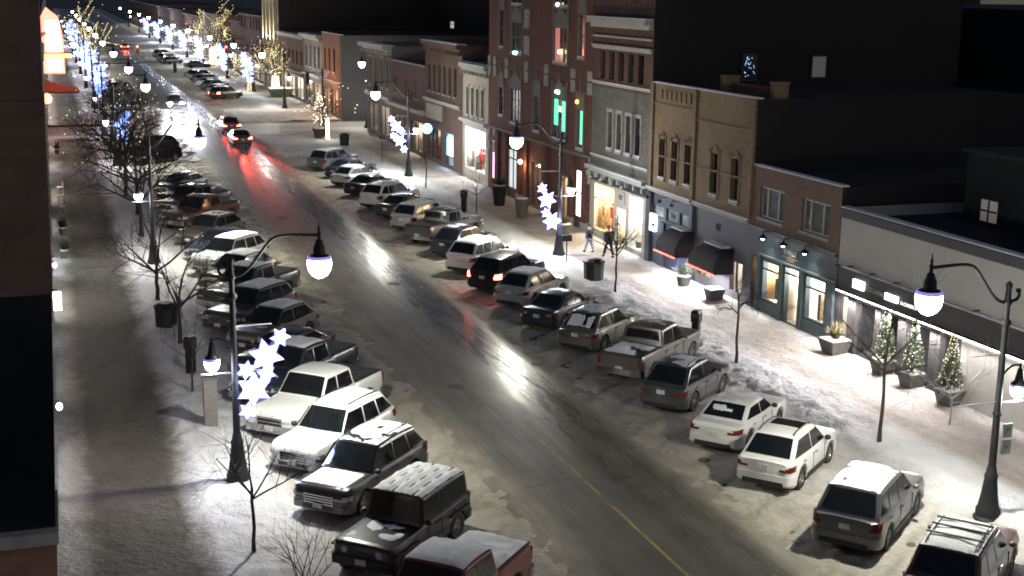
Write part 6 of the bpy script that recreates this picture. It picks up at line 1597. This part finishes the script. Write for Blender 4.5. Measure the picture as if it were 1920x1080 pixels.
# planters and plants
PLT = 'conifer planters at the black-fronted shop'
for i, (y, lb) in enumerate(((43.85,'farthest'),(41.95,'middle'),(39.6,'nearest'))):
    planter(30.85, y, .14, .40, .52, 'square concrete planter under the %s lit conifer' % lb, True, R(4*i), None, PLT)
    conifer(30.85, y, .66, 2.15, .50, ('lit conifer farthest from the lamp, beside the blue screen','middle lit conifer between the black pilasters','lit conifer nearest the white panel')[i], 70+i, 110, 'lit conifers in planters', .022)
planter(30.7,47.15,.14,.50,.55,'square concrete planter with straw grass by the lit doorway',True,R(5),None,None)
tuft(30.7,47.15,.72,.9,.4,'dry straw coloured grass in the planter by the lit doorway',80,m_plain('dry_grass',(.22,.19,.10),.8),160)
planter(30.4,61.0,.14,.42,.5,'dark round planter under the first domed awning',False,0,m_plain('dark_pot',(.05,.05,.05),.7),None); tuft(30.4,61.0,.66,.8,.75,'snow-flecked evergreen in the planter under the first awning',81,m_plain('frosted_evergreen',(.20,.24,.2),.8,0,.6,20),150)
planter(30.4,57.6,.14,.40,.5,'dark square planter under the second domed awning',True,0,m_plain('dark_pot_two',(.05,.05,.055),.7),None)
planter(29.6,76.2,.14,.55,.7,'pale round planter at the edge of the warm shop window',False,0,None,None); tuft(29.6,76.2,.85,.6,.5,'bare snowy twigs in the pale round planter',82,m_plain('twig_brown',(.12,.09,.06),.8),60)
planter(29.4,88.4,.14,.55,1.4,'tall dark planter with an evergreen in front of the tall brick building',False,0,m_plain('black_urn',(.015,.016,.018),.5),None); tuft(29.4,88.4,1.5,.8,.9,'dark evergreen spilling from the tall black planter',83,NEEDLE,170)
planter(29.2,83.0,.14,.5,1.3,'weathered stone urn in front of the arched entrance',False,0,CONC,None)
planter(25.3,133.6,.14,.75,1.0,'dark round planter holding a loose lit conifer at the corner',False,0,m_plain('dark_tub',(.03,.028,.028),.7),None)
planter(30.0,187.0,.14,1.6,1.1,'mossy low wall planter under the blazing wrapped trunk',True,0,m_plain('mossy_stone',(.14,.17,.10),.85,0,.4,3),None)
# bins and meters
litter_bin(26.35,63.4,'wide dark litter bin by the slim tree at the walkers',.52,1.2)
litter_bin(4.2,59.4,'dark litter bin beside the bare tree on the left kerb',.50,1.15,snow=False)
litter_bin(26.2,126.0,'dark litter bin on the corner build-out before the crossing',.45,1.3,snow=False)
pay_station(25.6,50.0,'black pay station in the snow beside the tan pickup',R(-50)); pay_station(26.1,86.1,'black pay station beside the small tree at the tall brick building',R(-50)); pay_station(4.5,51.6,'snow-capped pay station on the left kerb beside the bare sapling',R(130),True)
r = thing('utility_cabinet','grey narrow cabinet in the snow left of the white pickup','cabinet',(4.5,44.8,.12)); MB().box(-.22,-.2,0,.22,.2,1.75).build('body',m_plain('weathered_grey_cabinet',(.17,.16,.15),.7),r); MB().box(-.25,-.23,1.752,.25,.23,1.85).build('lid',m_plain('cabinet_lid',(.12,.11,.1),.7),r)
for i, (x, y, h, lab) in enumerate(((26.9,113.4,2.4,'thin sign post with a flat plate in front of the low brown shop'),(26.6,68.0,1.6,'short sign post below the stacked snowflakes'))):
    r = thing('sign_post',lab,'sign post',(x,y,.12)); MB().tube([(0,0,-.1),(0,0,h)],.035,6).build('pole',DSTEEL,r); MB().box(-.3,-.02,h-.35,.3,.02,h).build('plate',DSTEEL,r)
r = thing('parking_sign','pale green parking sign pair fixed on the right lamp post','sign',(25.32,30.0,0))
for z in (2.55,2.05): MB().box(.0,-.02,z,.32,.02,z+.42).build('plate',m_plain('pale_green_sign',(.35,.42,.38),.5),r)
text('P','sign_lettering',.26,m_plain('green_sign_ink',(.04,.16,.09),.5),r,Matrix(((1,0,0,.16),(0,0,-1,-.022),(0,1,0,2.76),(0,0,0,1))),.003); text('<','sign_lettering',.24,m_plain('green_arrow_ink',(.04,.16,.09),.5),r,Matrix(((1,0,0,.16),(0,0,-1,-.022),(0,1,0,2.26),(0,0,0,1))),.003)
# traffic signals
RSIG = m_emit('red_signal_lens',(1,.05,.03),26); DSIG = m_plain('signal_housing',(.02,.021,.02),.5)
def signal(x, y, arm, hx, z, label, lit, pole=True, e=0, facing=-1):
    r = thing('traffic_signal', label, 'traffic light', (x,y,0), 0, 'traffic signals at the crossings')
    if pole:
        MB().lathe([(.22,0),(.2,.3),(.12,.5),(.09,6.2),(.02,6.3)],10).build('pole',IRON,r,smooth=40)
        MB().tube([(0,0,z+.35),(arm,0,z+.55)],[.07,.045],6).build('mast_arm',IRON,r)
    h = MB().box(hx-.2,-.15,z-.75,hx+.2,.15,z+.45).build('housing',DSIG,r)
    for k in range(3):
        MB().lathe([(.13,-.02),(.12,.03),(.02,.05)],10,M=Matrix.Translation((hx,.16*facing,z+.25-.38*k)) @ Matrix.Rotation(R(-90*facing),4,'X')).build('lens', RSIG if (lit and k == 0) else m_plain('dark_lens',(.03,.02,.02),.2), h)
    if e: lamp('signal_glow','POINT',(x+hx,y+.5*facing,z+.3),e,(1,.08,.05),.2)
signal(4.6,165,9.6,9.4,5.6,'traffic signal seen from behind on a long arm over the side street',False,facing=1)
signal(28.3,147.2,-1.9,-1.7,5.4,'dark signal on a short arm by the small wrapped tree',False,facing=1)
signal(7.0,214,5.8,5.7,5.6,'red traffic signal over the left lane at the second crossing',True,e=160)
signal(29.0,212,-3.3,-3.2,5.6,'red traffic signal by the tall wrapped tree',True,e=160)
signal(7.0,428,5.0,4.9,5.8,'far red signal at the top of the street',True,e=200)
signal(32.2,166.0,0,0,2.7,'red and amber pedestrian signal at the orange brick corner',True,e=220)
# people
COATN = m_plain('navy_parka',(.02,.022,.035),.8,0,.3,8); COATB = m_plain('black_overcoat',(.014,.014,.016),.8,0,.3,8)
person(29.0,70.6,R(118),1.66,'person in a dark parka and pale blue jeans walking away from us',COATN,m_plain('pale_blue_jeans',(.22,.27,.42),.8,0,.2,8),m_plain('dark_knit_hat',(.03,.03,.035),.9),.20,1.15)
person(29.5,68.9,R(105),1.82,'taller person in a black coat and dark trousers striding away',COATB,m_plain('dark_trousers',(.018,.02,.028),.8),m_plain('grey_brown_hair',(.10,.075,.055),.9),.24,1.15)
# ================================================================== night sky, moonlight, exposure
W = bpy.data.worlds.new('World'); S.world = W; W.use_nodes = True
wn = W.node_tree.nodes; sky = wn.new('ShaderNodeTexSky'); sky.sky_type = 'NISHITA'; sky.sun_disc = False
sky.sun_elevation = R(28); sky.sun_rotation = R(150)
W.node_tree.links.new(sky.outputs[0], wn['Background'].inputs[0]); wn['Background'].inputs[1].default_value = .03
sun = lamp('moonlight', 'SUN', (0,0,60), .004, (.75,.83,1), rot=(R(55),0,R(150))); sun.data.angle = R(.5)
S.view_settings.view_transform = 'Standard'; S.view_settings.look = 'None'; S.view_settings.gamma = 1; S.view_settings.exposure = 0; S.view_settings.use_curve_mapping = False
cy = S.cycles
cy.use_denoising = True; cy.filter_width = 1.8; cy.max_bounces = 5; cy.diffuse_bounces = 2; cy.glossy_bounces = 3; cy.transparent_max_bounces = 8; cy.transmission_bounces = 2
cy.sample_clamp_indirect = 4.0; cy.caustics_reflective = False; cy.caustics_refractive = False; cy.use_light_tree = True
